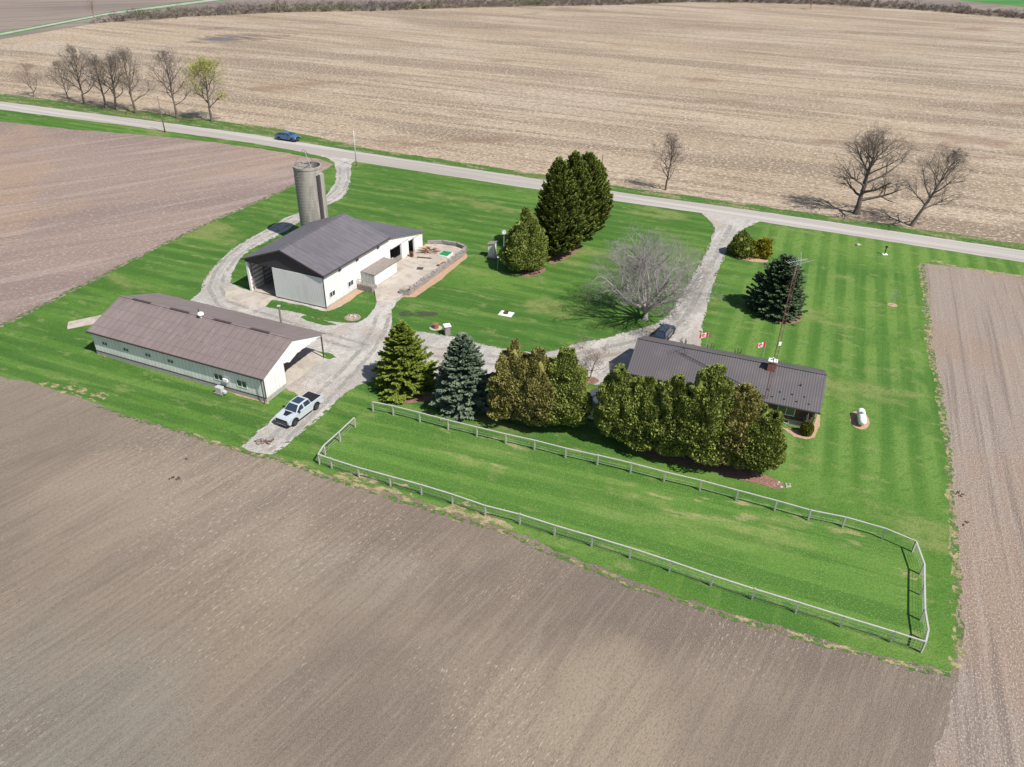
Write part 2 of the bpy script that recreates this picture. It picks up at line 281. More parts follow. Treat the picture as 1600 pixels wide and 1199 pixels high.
# ------------------------------------------------------------------ mesh helpers
class MB:
    def __init__(s): s.v = []; s.f = []; s.m = []; s.mi = 0; s.M = Matrix.Identity(4)
    def add(s, vs, fs):
        o = len(s.v); s.v += [tuple(s.M @ Vector(p)) for p in vs]; s.f += [tuple(o + i for i in f) for f in fs]; s.m += [s.mi] * len(fs)
    def box(s, x0, y0, z0, x1, y1, z1):
        s.add([(x0, y0, z0), (x1, y0, z0), (x1, y1, z0), (x0, y1, z0), (x0, y0, z1), (x1, y0, z1), (x1, y1, z1), (x0, y1, z1)],
              [(0, 3, 2, 1), (4, 5, 6, 7), (0, 1, 5, 4), (1, 2, 6, 5), (2, 3, 7, 6), (3, 0, 4, 7)]); return s
    def hexa(s, b, t): # 4 bottom, 4 top
        s.add(list(b) + list(t), [(0, 3, 2, 1), (4, 5, 6, 7), (0, 1, 5, 4), (1, 2, 6, 5), (2, 3, 7, 6), (3, 0, 4, 7)]); return s
    def prism(s, pts, vec): # polygon (ccw seen against vec) extruded along vec
        n = len(pts); vec = Vector(vec); a = [Vector(p) for p in pts]; b = [p + vec for p in a]
        tri = tessellate_polygon([a])
        fs = [tuple(t) for t in tri] + [tuple(n + i for i in reversed(t)) for t in tri] + [(i, (i + 1) % n, n + (i + 1) % n, n + i) for i in range(n)]
        s.add(a + b, fs); return s
    def tube(s, p, q, r, r2=None, n=8, cap=True):
        p, q = Vector(p), Vector(q); r2 = r if r2 is None else r2; d = (q - p).normalized(); a = d.orthogonal().normalized(); b = d.cross(a)
        vs = [p + (a * math.cos(2 * math.pi * i / n) + b * math.sin(2 * math.pi * i / n)) * r for i in range(n)] + [q + (a * math.cos(2 * math.pi * i / n) + b * math.sin(2 * math.pi * i / n)) * r2 for i in range(n)]
        fs = [(i, (i + 1) % n, n + (i + 1) % n, n + i) for i in range(n)]
        if cap: fs += [tuple(reversed(range(n))), tuple(range(n, 2 * n))]
        s.add(vs, fs); return s
    def lathe(s, prof, n=24, c=(0, 0, 0)):
        vs = []; fs = []
        for (r, z) in prof:
            for i in range(n): vs.append((c[0] + r * math.cos(2 * math.pi * i / n), c[1] + r * math.sin(2 * math.pi * i / n), c[2] + z))
        for k in range(len(prof) - 1):
            for i in range(n): fs.append((k * n + i, k * n + (i + 1) % n, (k + 1) * n + (i + 1) % n, (k + 1) * n + i))
        s.add(vs, fs); return s
    def build(s, name, mats, parent=None, loc=None, rz=0, smooth=False, bevel=0):
        me = bpy.data.meshes.new(name); me.from_pydata(s.v, [], s.f)
        bm = bmesh.new(); bm.from_mesh(me); bmesh.ops.recalc_face_normals(bm, faces=bm.faces) ; bm.to_mesh(me); bm.free()
        for x in (mats if isinstance(mats, (list, tuple)) else [mats]): me.materials.append(MATS[x])
        me.polygons.foreach_set('material_index', s.m)
        if smooth: me.polygons.foreach_set('use_smooth', [True] * len(me.polygons))
        o = bpy.data.objects.new(name, me); C.objects.link(o); o.parent = parent
        if loc is not None: o.location = loc
        o.rotation_euler.z = rz
        if bevel:
            b = o.modifiers.new('b', 'BEVEL'); b.width = bevel; b.segments = 2; b.limit_method = 'ANGLE'
        return o
def rawmesh(name, V, Fq, mat, parent=None, loc=None, smooth=False):
    V = np.asarray(V, np.float32); Fq = np.asarray(Fq, np.int32); k = Fq.shape[1]
    me = bpy.data.meshes.new(name); me.vertices.add(len(V)); me.vertices.foreach_set('co', V.ravel())
    me.loops.add(Fq.size); me.loops.foreach_set('vertex_index', Fq.ravel()); me.polygons.add(len(Fq))
    me.polygons.foreach_set('loop_start', np.arange(0, Fq.size, k, dtype=np.int32)); me.polygons.foreach_set('loop_total', np.full(len(Fq), k, np.int32))
    if smooth: me.polygons.foreach_set('use_smooth', np.ones(len(Fq), bool))
    me.update(); me.validate(); me.materials.append(MATS[mat])
    o = bpy.data.objects.new(name, me); C.objects.link(o); o.parent = parent
    if loc is not None: o.location = loc
    return o
def tag(o, label=None, cat=None, group=None, kind=None):
    if label: o['label'] = label
    if cat: o['category'] = cat
    if group: o['group'] = group
    if kind: o['kind'] = kind
    return o
def thing(name, label, cat, loc, rz=0, group=None):
    o = bpy.data.objects.new(name, None); C.objects.link(o); o.location = loc; o.rotation_euler.z = rz; o.empty_display_size = .3
    return tag(o, label, cat, group)
def sub(a, b, t): return (a[0] + (b[0] - a[0]) * t, a[1] + (b[1] - a[1]) * t)
rs = random.Random(7)
def sheet(name, pts, z, mat, kind='structure', jit=0.0, step=0.6, world=False, nojit=(), label=None, cat=None):
    """flat ground sheet from photo points; edge roughened by jit metres"""
    P = [Vector(p[:2] + (0,)) if world else G(p[0], p[1]) for p in pts]; out = []
    for i, p in enumerate(P):
        q = P[(i + 1) % len(P)]; L = (q - p).length; n = max(1, int(L / step)) if jit and i not in nojit else 1
        n = min(n, 260)
        d = (q - p) / max(L, 1e-6); nrm = Vector((-d.y, d.x, 0)); ph = rs.random() * 9
        for k in range(n):
            t = k / n; e = 0 if (k == 0) else jit * (rs.uniform(-.6, .6) + .8 * math.sin(ph + t * L * .9) * math.sin(ph * 2 + t * L * .37))
            out.append(p + (q - p) * t + nrm * e)
    out = [Vector((p.x, p.y, z)) for p in out]
    tri = tessellate_polygon([out]); mb = MB(); mb.add(out, [tuple(t) for t in tri])
    me = bpy.data.meshes.new(name); me.from_pydata([tuple(v) for v in out], [], [tuple(t) for t in tri]); me.materials.append(MATS[mat])
    bm = bmesh.new(); bm.from_mesh(me)
    for f in bm.faces:
        if f.normal.z < 0: f.normal_flip()
    bm.to_mesh(me); bm.free()
    o = bpy.data.objects.new(name, me); C.objects.link(o); o['kind'] = kind
    if label: o['label'] = label
    if cat: o['category'] = cat
    return o

# ------------------------------------------------------------------ ground, fields, roads
sheet('ground', [(-3000, -300), (3000, -300), (3000, 3500), (-3000, 3500)], 0, 'soil_near', world=True)
far_edge = [(-260, 128), (-120, 145), (0, 159), (200, 184.5), (400, 211), (556, 237), (800, 274), (980, 302.5), (1140, 324), (1330, 352), (1600, 392), (1800, 422)]
near_edge = [(-260, 139), (-120, 157), (0, 171.5), (200, 197), (400, 225), (556, 253), (800, 290.5), (980, 317), (1140, 339.5), (1330, 368.5), (1600, 410.5), (1800, 442)]
FR = Frame((0, 0, 0), ROAD)
def wpts(px): return [tuple(G(*p)[:2]) for p in px]
# west field (between the road and the lane)
sheet('field', wpts([(-260, 160), (0, 191), (120, 203), (250, 212), (330, 221), (430, 235), (500, 247), (522, 256), (470, 290), (400, 318), (300, 362), (200, 412), (100, 463), (0, 513), (-250, 640)]), .004, 'soil_west', world=True, jit=.35)
# east field
e0 = [(1436, 409), (1600, 430), (1900, 475), (2300, 900), (2150, 1500), (1420, 1500), (1440, 1250), (1497, 1055), (1496, 990), (1490, 870), (1484, 780), (1478, 700), (1470, 640), (1462, 590), (1450, 545), (1446, 490), (1441, 440)]
sheet('field', wpts(e0), .004, 'soil_east', world=True, jit=.3)
hedge_px = [(-120, 86), (0, 62), (155, 36), (300, 26), (450, 19), (600, 17), (720, 12), (840, 10), (960, 8), (1080, 3.5), (1200, 5), (1300, 8), (1450, 17), (1600, 30), (1750, 48)]
stub = wpts(far_edge)[::-1] + wpts([(-260, 96)] + hedge_px)
sheet('stubble_field', stub, .004, 'stubble', world=True)
hw = [G(*p) for p in hedge_px]
sheet('verge', [(p.x, p.y - 1) for p in hw[2:]] + [(p.x, p.y + 36) for p in hw[2:]][::-1], .0125, 'scrub_ground', world=True, jit=1.5, step=4)
sheet('far_field', [(p.x, p.y + 1) for p in hw] + [(900, 900), (900, 2400), (-1400, 2400), (-900, 500)], .004, 'far_field', world=True)
sheet('far_green_field', wpts([(1475, -2), (1700, 22), (1800, -8), (1520, -16)]), .012, 'far_green', world=True)
sheet('far_green_field', wpts([(796, 7), (872, 6), (880, -6), (780, -6)]), .012, 'far_green', world=True)
# far concession road with its green ditch
sheet('verge', wpts([(-300, 113), (-10, 59.5), (170, 24), (345, 1.5), (420, -8), (410, -9), (330, -2.5), (165, 20), (-10, 53), (-300, 104)]), .012, 'far_green', world=True)
sheet('far_road', wpts([(-300, 110), (-10, 57), (170, 22.6), (345, 0.3), (415, -8.7), (405, -9.3), (335, -1.6), (168, 20.6), (-10, 54.4), (-300, 105.5)]), .02, 'road', world=True)
for pts in ([(310, 62), (340, 57.5), (380, 58), (400, 60), (370, 63), (330, 65)],): sheet('puddle', pts, .012, 'puddle', jit=.8, step=3)
for pts in ([(285, 66), (330, 55), (420, 51), (470, 53), (440, 60), (380, 66), (320, 69)], [(300, 46), (350, 42), (365, 44), (330, 48)], [(1560, 218 - 140), (1590, 80), (1600, 84), (1570, 84)]):
    sheet('damp_patch', pts, .008, 'stubble_dark', jit=1.2, step=3)
# verges either side of the main road
vf = wpts(far_edge); vn = wpts(near_edge)
off = [(p[0] + math.cos(R(67.5)) * (7.5 if i < 5 else 3.6), p[1] + math.sin(R(67.5)) * (7.5 if i < 5 else 3.6)) for i, p in enumerate(vf)]
sheet('verge', vf + off[::-1], .012, 'verge', world=True, jit=.45, step=1.5, nojit=range(0, len(vf)))
south = wpts([(-260, 162), (0, 190), (120, 203), (250, 213), (330, 222), (430, 236), (500, 249), (524, 258)])
sheet('verge', vn[:6] + [south[-1]] + south[::-1][1:], .008, 'lawn', world=True, jit=.3, step=1, nojit=range(0, 6))
sheet('verge', wpts([(1330, 368), (1600, 410), (1800, 442), (1800, 470), (1600, 431), (1520, 420), (1436, 411)]), .008, 'lawn', world=True, jit=.25)
sheet('verge', wpts([(1437, 411), (1441, 440), (1446, 490), (1450, 545), (1462, 590), (1470, 640), (1474, 640), (1468, 590), (1459, 545), (1455, 490), (1450, 440), (1447, 414)]), .012, 'dry_grass', world=True, jit=.25, step=.4)
sheet('verge', wpts([(1455, 408), (1470, 414), (1520, 424), (1600, 436), (1700, 450), (1700, 446), (1600, 431), (1520, 419.5), (1480, 412), (1462, 405.5)]), .012, 'dry_grass', world=True, jit=.2, step=.4)
# the lawn
lawn = [(-260, 640), (0, 513), (100, 463), (200, 412), (300, 362), (400, 318), (462, 290), (500, 270), (524, 257), (545, 250), (556, 252.5), (800, 290), (980, 317), (1140, 339.5), (1330, 368.5), (1436, 410),
        (1441, 440), (1446, 490), (1450, 545), (1462, 590), (1470, 640), (1478, 700), (1484, 780), (1490, 870), (1494, 950), (1494, 1010), (1485, 1049),
        (1440, 1040), (1400, 1030), (1300, 1004), (1200, 975), (1100, 945), (1000, 912), (900, 872), (800, 830), (700, 797), (650, 781), (600, 768), (560, 757), (520, 745), (470, 728), (424, 713), (375, 702), (330, 690), (280, 672), (200, 650), (130, 624), (60, 601), (0, 588), (-260, 520 + 60)]
sheet('lawn', lawn, .016, 'lawn', jit=.22, step=.5, nojit=(9, 10, 11, 12, 13, 14))
edge = [(150, 634), (200, 652), (280, 674), (330, 693), (375, 704), (424, 716), (470, 731), (520, 749), (560, 762), (600, 775), (650, 788), (700, 804), (800, 838), (900, 880), (1000, 921), (1100, 953), (1200, 982), (1300, 1011), (1400, 1037), (1490, 1056)]
def fringe(px, wi, wo, mat, z, world=False):
    P = [Vector((*p[:2], 0)) if world else G(*p) for p in px]; a = []; b = []
    for i, p in enumerate(P):
        d = (P[min(i + 1, len(P) - 1)] - P[max(i - 1, 0)]).normalized(); n_ = Vector((-d.y, d.x, 0)); a.append(tuple((p + n_ * wi).xy)); b.append(tuple((p - n_ * wo).xy))
    sheet('verge', a + b[::-1], z, mat, world=True, jit=.25, step=.5)
fringe(edge[2:12], .55, .2, 'dry_grass', .020); fringe(edge[11:], .25, .1, 'dry_grass', .0204); fringe(edge, .2, .25, 'fringe_green', .0245)
fringe([(0, 513), (100, 463), (200, 412), (300, 362), (400, 318), (462, 290), (500, 270)], .9, .2, 'fringe_green', .0205)
fringe([(1438, 412), (1441, 440), (1446, 490), (1450, 545), (1462, 590), (1470, 640), (1478, 700), (1484, 780), (1490, 870), (1494, 950), (1494, 1010), (1488, 1045)], .5, .25, 'dry_grass', .020)
fringe([(1441, 412), (1444, 440), (1449, 490), (1453, 545), (1465, 590), (1473, 640), (1481, 700), (1487, 780), (1493, 870), (1497, 950), (1497, 1010)], .3, .25, 'fringe_green', .0215)
for pts in ([(520, 741), (560, 735), (590, 750), (640, 762), (650, 780), (600, 775), (560, 765), (530, 755)], [(690, 785), (730, 782), (770, 805), (800, 822), (800, 838), (745, 822), (700, 806)], [(60, 599), (120, 603), (170, 618), (160, 628), (100, 618)]):
    sheet('dry_patch', pts, .024, 'dry_grass', jit=.5, step=.5)
pad = [(560, 650), (585, 640), (700, 668), (860, 706), (1010, 745), (1180, 785), (1310, 815), (1370, 834), (1420, 860), (1434, 895), (1437, 960), (1432, 1005), (1380, 990), (1240, 947), (1100, 903), (950, 853), (800, 800), (650, 752), (500, 711), (530, 680)]
sheet('paddock_grass', pad, .028, 'paddock_grass', jit=.5, step=.6)
# main road
sheet('road', vn + vf[::-1], .032, 'road', world=True, jit=.12, step=2)
# gravel lanes and yard
yard = [(296, 470), (314, 455), (318, 440), (329, 422), (345, 405), (360, 392), (385, 375), (410, 362), (442, 343), (466, 333), (495, 315), (509, 306), (516, 297.5), (523.7, 285), (525.6, 270), (522.5, 254), (508, 246), (480, 240), (556, 250), (549, 256), (548, 270), (547.5, 285), (542.5, 299), (535, 310), (524, 316), (512, 322), (490, 334), (466, 348), (452, 359), (422, 375), (392, 390), (375, 405), (364, 425), (360, 443), (375, 450), (392, 456), (511, 482), (580, 450), (600, 446), (622, 430), (645, 440), (640, 460),
        (632, 464), (620, 472), (612, 487), (611, 509), (622, 512), (660, 519), (702, 525), (720, 530), (750, 537), (777, 544), (815, 550), (835, 552), (860, 549), (910, 535), (960, 525), (980, 519), (1022, 507), (1042, 495), (1057, 472), (1075, 445), (1095, 410), (1110, 380), (1117, 356), (1108, 345), (1096, 333), (1190, 346), (1182, 349), (1162, 358), (1146, 371), (1135, 395), (1122, 425), (1110, 460), (1100, 500), (1095, 532), (1094, 550),
        (1070, 560), (1000, 575), (985, 590), (965, 596), (930, 602), (900, 598), (830, 588), (760, 594), (700, 600), (640, 592), (600, 588), (580, 597), (560, 602), (542, 613), (530, 624), (515, 640), (490, 662), (455, 690), (428, 710), (400, 708), (374, 699), (400, 676), (430, 650), (450, 632), (464, 617), (448, 608), (420, 600), (400, 560), (420, 520), (350, 500), (296, 485)]
sheet('gravel_yard', yard, .036, 'gravel', jit=.16, step=.4)
for seg in ([(1096, 335), (1117, 356), (1110, 380), (1095, 410), (1075, 445), (1057, 472), (1042, 495), (1022, 507), (980, 519), (960, 525), (910, 535), (860, 549), (835, 552)], [(1182, 349), (1162, 358), (1146, 371), (1135, 395), (1122, 425), (1110, 460), (1100, 500), (1095, 532)],
            [(547.5, 285), (542.5, 299), (535, 310), (524, 316), (512, 322), (490, 334), (466, 348), (452, 359), (422, 375), (392, 390), (375, 405)], [(314, 455), (318, 440), (329, 422), (345, 405), (360, 392), (385, 375), (410, 362), (442, 343)], [(542, 613), (530, 624), (515, 640), (490, 662), (455, 690), (428, 710)], [(374, 699), (400, 676), (430, 650), (450, 632), (464, 617)],
            [(611, 509), (622, 512), (660, 519), (702, 525), (720, 530), (750, 537), (777, 544), (815, 550)]):
    fringe(seg, .15, .22, 'fringe_green', .0405)
for pts in ([(414, 480), (418, 473), (425, 469), (440, 471), (470, 477), (509, 487), (522, 484), (545, 472), (568, 452), (596, 455), (592, 465), (587, 477), (575, 495), (557, 505), (535, 505), (500, 500), (470, 490), (435, 484)],
            [(469, 496), (475, 493.5), (500, 500), (527, 508), (510, 509), (480, 502)], [(470, 542), (485, 546), (505, 551), (521, 555), (526, 559), (516, 562), (500, 559), (480, 553)]):
    sheet('lawn', pts, .040, 'lawn', jit=.13, step=.35)
def path_strip(px, offs, wd, mat, z):
    P = [G(*p) for p in px]
    for off_ in offs:
        a = []; b = []
        for i, p in enumerate(P):
            d = (P[min(i + 1, len(P) - 1)] - P[max(i - 1, 0)]).normalized(); n_ = Vector((-d.y, d.x, 0)); a.append(tuple((p + n_ * (off_ + wd)).xy)); b.append(tuple((p + n_ * (off_ - wd)).xy))
        sheet('wheel_track', a + b[::-1], z, mat, world=True, jit=.06, step=.6)
drive = [(1142, 352), (1128, 380), (1114, 410), (1098, 445), (1083, 475), (1068, 500), (1040, 522), (1000, 538), (950, 550), (900, 560), (850, 568), (780, 565), (720, 556), (660, 548), (610, 540)]
path_strip(drive[:8], (-.95, .95), .32, 'rut_light', .0385); path_strip(drive[:8], (0,), .45, 'rut', .0392); path_strip(drive[6:], (-1, 1), .35, 'rut', .0385)
lane = [(537, 262), (538, 280), (530, 298), (512, 313), (490, 324), (455, 345), (415, 368), (385, 385), (362, 403), (345, 425), (335, 450), (350, 475), (400, 492), (460, 512), (520, 530), (570, 545)]
path_strip(lane, (-.85, .85), .3, 'rut', .0385); path_strip(lane[:11], (0,), .3, 'rut_light', .0392)
path_strip([(600, 490), (592, 515), (575, 545), (545, 580), (510, 615), (470, 655), (430, 690), (410, 700)], (-.9, .9), .3, 'rut', .0395)
# concrete pads
sheet('concrete_pad', [(355, 447), (382, 452), (434, 465), (424, 470), (414, 480), (380, 476), (350, 468)], .044, 'concrete', jit=.05)
sheet('concrete_pad', [(440, 607), (430, 570), (474, 541), (509, 556.5), (480, 582), (456, 600)], .044, 'concrete', jit=.05)
sheet('concrete_pad', [(107, 503.5), (105.5, 515), (200, 497), (210, 482)], .044, 'concrete', jit=.04)
# beds
sheet('gravel_bed', [(150, 553), (250, 581), (330, 605), (412, 630), (421, 632), (418, 627.5), (417, 626), (300, 590), (155, 549)], .044, 'gravel_bed', jit=.12, step=.3)
sheet('gravel_bed', [(510, 485.5), (518, 485), (545, 471), (568, 456), (583, 453), (598, 455), (600, 452), (568, 447), (511, 479)], .048, 'gravel_bed', jit=.12, step=.3)
sheet('gravel_bed', [(1216, 667), (1225, 671), (1240, 683), (1258, 687), (1272, 685), (1280, 668), (1282, 650), (1276, 648), (1268, 676)], .044, 'gravel_bed', jit=.08, step=.3)
sheet('gravel_bed', [(627, 463), (634, 465), (649, 465), (688, 438.5), (730.5, 402), (730, 398), (727, 396)], .044, 'gravel_bed', jit=.1, step=.3)
def disc(name, px, py, rx, ry, mat, z=.044, rot=0, jit=.12):
    g = G(px, py); rot = R(rot); n = 30
    sheet(name, [(g.x + rx * math.cos(2 * math.pi * i / n) * math.cos(rot) - ry * math.sin(2 * math.pi * i / n) * math.sin(rot), g.y + rx * math.cos(2 * math.pi * i / n) * math.sin(rot) + ry * math.sin(2 * math.pi * i / n) * math.cos(rot)) for i in range(n)], z, mat, world=True, jit=jit, step=.25)
disc('mulch_bed', 1222, 496, 2.9, 2.2, 'mulch', rot=10)
disc('mulch_bed', 645, 621, 2.6, 1.3, 'mulch', rot=10)
disc('mulch_bed', 1175, 405, 2.7, 1.2, 'gravel_bed', rot=-20)
disc('mulch_bed', 832, 425, 2.6, 1.5, 'mulch', rot=40)
disc('mulch_bed', 884, 396, 5.6, 1.3, 'mulch', rot=60, jit=.35)
disc('mulch_bed', 1394, 477, .75, .7, 'gravel_bed')
disc('mulch_bed', 1343, 657, 1.1, 2.0, 'gravel_bed', rot=-20)
disc('mulch_bed', 551, 497, 1.15, 1.1, 'gravel_bed', z=.05)
disc('mulch_bed', 681, 513, .9, .8, 'concrete', z=.05)
disc('mulch_bed', 922, 595, 1.1, .9, 'mulch', z=.05)
sheet('mulch_bed', [(1130, 727), (1180, 738), (1223, 755), (1226, 763), (1210, 765), (1170, 753), (1120, 740), (1050, 722), (1000, 708), (1000, 700)], .044, 'mulch', jit=.2)
disc('burnt_patch', 634, 491, 1.0, .9, 'burnt_grass', rot=0, jit=.15)
disc('burnt_patch', 664, 491, 1.9, .8, 'burnt_grass', z=.048, rot=8, jit=.2)

# ------------------------------------------------------------------ buildings
def window(parent, mb_box, name='window', frame='white_paint', axis='b', mull=1, out=.05):
    """mb_box = (u0,u1,z0,z1,plane) on a wall facing -axis (b: faces -y; a: faces +x)"""
    u0, u1, z0, z1, pl = mb_box; t = .07
    f = MB(); g = MB()
    def bx(m, a0, a1, c0, c1, d0, d1):
        if axis == 'b': m.box(a0, pl - d1, c0, a1, pl - d0, c1)
        else: m.box(pl + d0, a0, c0, pl + d1, a1, c1)
    bx(f, u0 - t, u1 + t, z0 - t, z0, .01, out); bx(f, u0 - t, u1 + t, z1, z1 + t, .01, out)
    bx(f, u0 - t, u0, z0, z1, .01, out); bx(f, u1, u1 + t, z0, z1, .01, out)
    for k in range(mull): c = u0 + (u1 - u0) * (k + 1) / (mull + 1); bx(f, c - .03, c + .03, z0, z1, .01, out - .005)
    o = f.build(name, frame, parent)
    bx(g, u0, u1, z0, z1, .008, .02); g.build('pane', 'glass', o); return o

# ---- barn
BF = Frame(G(511, 482.5), -22.3)
barn = thing('barn', 'large white metal barn with charcoal gable and sliding door beside the concrete silo', 'barn', BF.o, BF.rz)
EZ, RZ, RA_, B1, B2 = 5.35, 7.85, -6.8, 16.3, 26.3
def ra(b): return .055 * b           # the east wall runs slightly outward
t = .14
mb = MB() # east wall as strips (opening for two doors)
def ewall(b0, b1, z0, z1, z0b=None, z1b=None):
    z0b = z0 if z0b is None else z0b; z1b = z1 if z1b is None else z1b
    a0, a1 = ra(b0), ra(b1)
    mb.hexa([(a0 - t, b0, z0), (a0, b0, z0), (a1, b1, z0b), (a1 - t, b1, z0b)], [(a0 - t, b0, z1), (a0, b0, z1), (a1, b1, z1b), (a1 - t, b1, z1b)])
def lz(b): return EZ if b <= B1 else EZ + (2.85 - EZ) * (b - B1) / (B2 - B1)
D1 = (16.6, 19.7, 3.1); D2 = (22.0, 23.5, 2.75)
ewall(0, B1, 0, EZ); ewall(B1, D1[0], 0, EZ, 0, lz(D1[0])); ewall(D1[0], D1[1], D1[2], lz(D1[0]), D1[2], lz(D1[1]))
ewall(D1[1], D2[0], 0, lz(D1[1]), 0, lz(D2[0])); ewall(D2[0], D2[1], D2[2], lz(D2[0]), D2[2], lz(D2[1])); ewall(D2[1], B2, 0, lz(D2[1]), 0, 2.85)
mb.box(-13.6, B2 - t, 0, ra(B2) - t, B2, 2.8); 
mb.hexa([(-13.6, t, 0), (-13.6 + t, t, 0), (-13.6 + t, B2 - t, 0), (-13.6, B2 - t, 0)], [(-13.6, t, EZ), (-13.6 + t, t, EZ), (-13.6 + t, B2 - t, 2.85), (-13.6, B2 - t, 2.85)])
mb.box(-13.68, -.05, 0, -13.35, .2, 5.2); mb.box(-.25, 0, 0, -.002, t, EZ - .3)
mb.build('wall', 'white_siding', barn)
mb = MB()
for k in range(7):
    mb.box(-13.46, .3, .5 + k * .65, -13.38, B1, .62 + k * .65)
for k in range(7): mb.box(-13.46, .5 + k * 2.5, 0, -13.3, .68 + k * 2.5, 5.0)
mb.build('wall_girts', 'wood_grey', barn)
MB().box(-13.45, .2, .06, .0 - .15, B2 - .2, .09).build('floor', 'concrete', barn)
mb = MB().prism([(-13.75, -.06, 4.85), (.06, -.06, 4.75), (.06, -.06, EZ + .05), (RA_, -.06, RZ - .12), (-13.75, -.06, EZ + .05)], (0, .16, 0)); mb.build('gable_panel', 'charcoal', barn)
MB().box(-8.85, -.14, .22, -.05, -.08, 4.84).build('sliding_door', 'door_siding', barn)
MB().box(-8.9, -.12, 0.03, .02, -.02, .22).build('door_sill', 'trim_dark', barn)
mb = MB() # corner and foundation trim
mb.box(-.06, -.17, 0, .03, -.09, 5.2); mb.build('corner_trim', 'trim_dark', barn)
mb = MB(); mb.mi = 0
mb.hexa([(0.01, .05, 0), (.07, .05, 0), (ra(16) + .07, 16, 0), (ra(16) + .01, 16, 0)], [(0.01, .05, .35), (.07, .05, .35), (ra(16) + .07, 16, .35), (ra(16) + .01, 16, .35)])
mb.build('foundation', 'block', barn)
# roof: two slopes and a rear lean-to
def slab(mb, pts, th=.14):
    mb.prism(pts, (0, 0, -th))
ov = .38; sl_ = (RZ - EZ) / 6.8
mb = MB()
ez = EZ + .18 - sl_ * ov; RT = RZ + .18
mb2 = MB(); slab(mb2, [(ra(-.45) + ov, -.38, ez), (ra(B1) + ov, B1 + .05, ez), (RA_, B1 + .05, RT), (RA_, -.38, RT)])
slab(mb2, [(-13.6 - ov, -.38, ez), (RA_, -.38, RT), (RA_, B1 + .05, RT), (-13.6 - ov, B1 + .05, ez)])
mb2.build('roof', 'barn_roof', barn)
mb2 = MB(); slab(mb2, [(ra(B1) + ov, B1 + .06, ez - .004), (ra(B2) + ov, B2 + .4, 2.95), (-13.6 - ov, B2 + .4, 2.95), (-13.6 - ov, B1 + .06, ez - .004)]); mb2.build('lean_to_roof', 'barn_roof', barn)
mb2 = MB().prism([(RA_ + 6.7 + .8, B1 - .02, ez), (RA_, B1 - .02, RT - .2), (-13.6, B1 - .02, ez)], (0, .05, 0)); mb2.build('rear_gable', 'charcoal', barn)
MB().box(RA_ - .14, -.43, RT - .02, RA_ + .14, B1 + .06, RT + .05).build('ridge_cap', 'barn_roof', barn)
mb = MB()
for sx, ax in ((1, ra(-.45) + ov), (-1, -13.6 - ov)):
    mb.prism([(RA_, -.43, RT - .01), (ax, -.43, ez - .01), (ax, -.43, ez - .22), (RA_, -.43, RT - .22)], (0, .045, 0))
mb.hexa([(ra(0) + ov, -.44, ez - .2), (ra(0) + ov + .09, -.44, ez - .2), (ra(B1) + ov + .09, B1, ez - .2), (ra(B1) + ov, B1, ez - .2)], [(ra(0) + ov, -.44, ez - .03), (ra(0) + ov + .09, -.44, ez - .03), (ra(B1) + ov + .09, B1, ez - .03), (ra(B1) + ov, B1, ez - .03)])
mb.build('fascia', 'trim_dark', barn)
mb = MB()
for (x, y) in ((531, 420), (556, 403), (586, 381)):
    q = BF.a(x, y, .3); bb = q.y; MB().box(ra(bb) + .01, bb - .3, 4.55, ra(bb) + .16, bb + .3, 4.75).build('wall_vent', 'trim_dark', barn)
for (x0, x1, y0, y1) in ((516.5, 523.5, 455, 463.5), (543, 550, 438.5, 446.5)):
    p = BF.a((x0 + x1) / 2, (y0 + y1) / 2, .2); c, z = p.y, p.z
    o_ = window(barn, (c - .62, c + .62, z - .38, z + .38, ra(c) + .03), axis='a', out=.06)
# doors of the east wall
def tilt(b0, b1, z0, z1, o0, o1, mat, name):
    a0, a1 = ra(b0), ra(b1)
    return MB().hexa([(a0 + o0, b0, z0), (a0 + o1, b0, z0), (a1 + o1, b1, z0), (a1 + o0, b1, z0)], [(a0 + o0, b0, z1), (a0 + o1, b0, z1), (a1 + o1, b1, z1), (a1 + o0, b1, z1)]).build(name, mat, barn)
tilt(19.75, 21.7, .42, 3.1, .05, .12, 'white_siding', 'sliding_door'); tilt(23.6, 25.1, .42, 2.75, .05, .12, 'white_siding', 'sliding_door')
tilt(16.6, 21.9, 3.14, 3.26, .02, .17, 'galv', 'door_track'); tilt(21.9, 25.2, 2.76, 2.86, .02, .17, 'galv', 'door_track')
tilt(16.7, 19.6, .42, 1.2, -.12, -.06, 'wood_grey', 'gate')

# ---- silo
sp = BF.W(-16.45, 20.8)
silo = thing('silo', 'tall round open-topped concrete silo standing behind the white barn', 'silo', sp, BF.rz)
r0 = 2.28; hs = 13.3
mb = MB().lathe([(r0, 0), (r0, hs), (r0 - .02, hs + .02), (r0 - .17, hs + .02), (r0 - .18, hs), (r0 - .18, .3)], 48); mb.build('wall', 'silo_concrete', silo, smooth=False)
mb = MB()
for k in range(26): mb.lathe([(r0 + .001, .4 + k * .5), (r0 + .022, .41 + k * .5), (r0 + .022, .45 + k * .5), (r0 + .001, .46 + k * .5)], 48)
mb.build('hoops', 'silo_concrete', silo)
def ring(mb, r, a0, a1, z0, z1, th, n=6):
    for i in range(n):
        p = a0 + (a1 - a0) * i / n; q = a0 + (a1 - a0) * (i + 1) / n
        mb.hexa([(r * math.cos(p), r * math.sin(p), z0), ((r + th) * math.cos(p), (r + th) * math.sin(p), z0), ((r + th) * math.cos(q), (r + th) * math.sin(q), z0), (r * math.cos(q), r * math.sin(q), z0)],
                [(r * math.cos(p), r * math.sin(p), z1), ((r + th) * math.cos(p), (r + th) * math.sin(p), z1), ((r + th) * math.cos(q), (r + th) * math.sin(q), z1), (r * math.cos(q), r * math.sin(q), z1)])
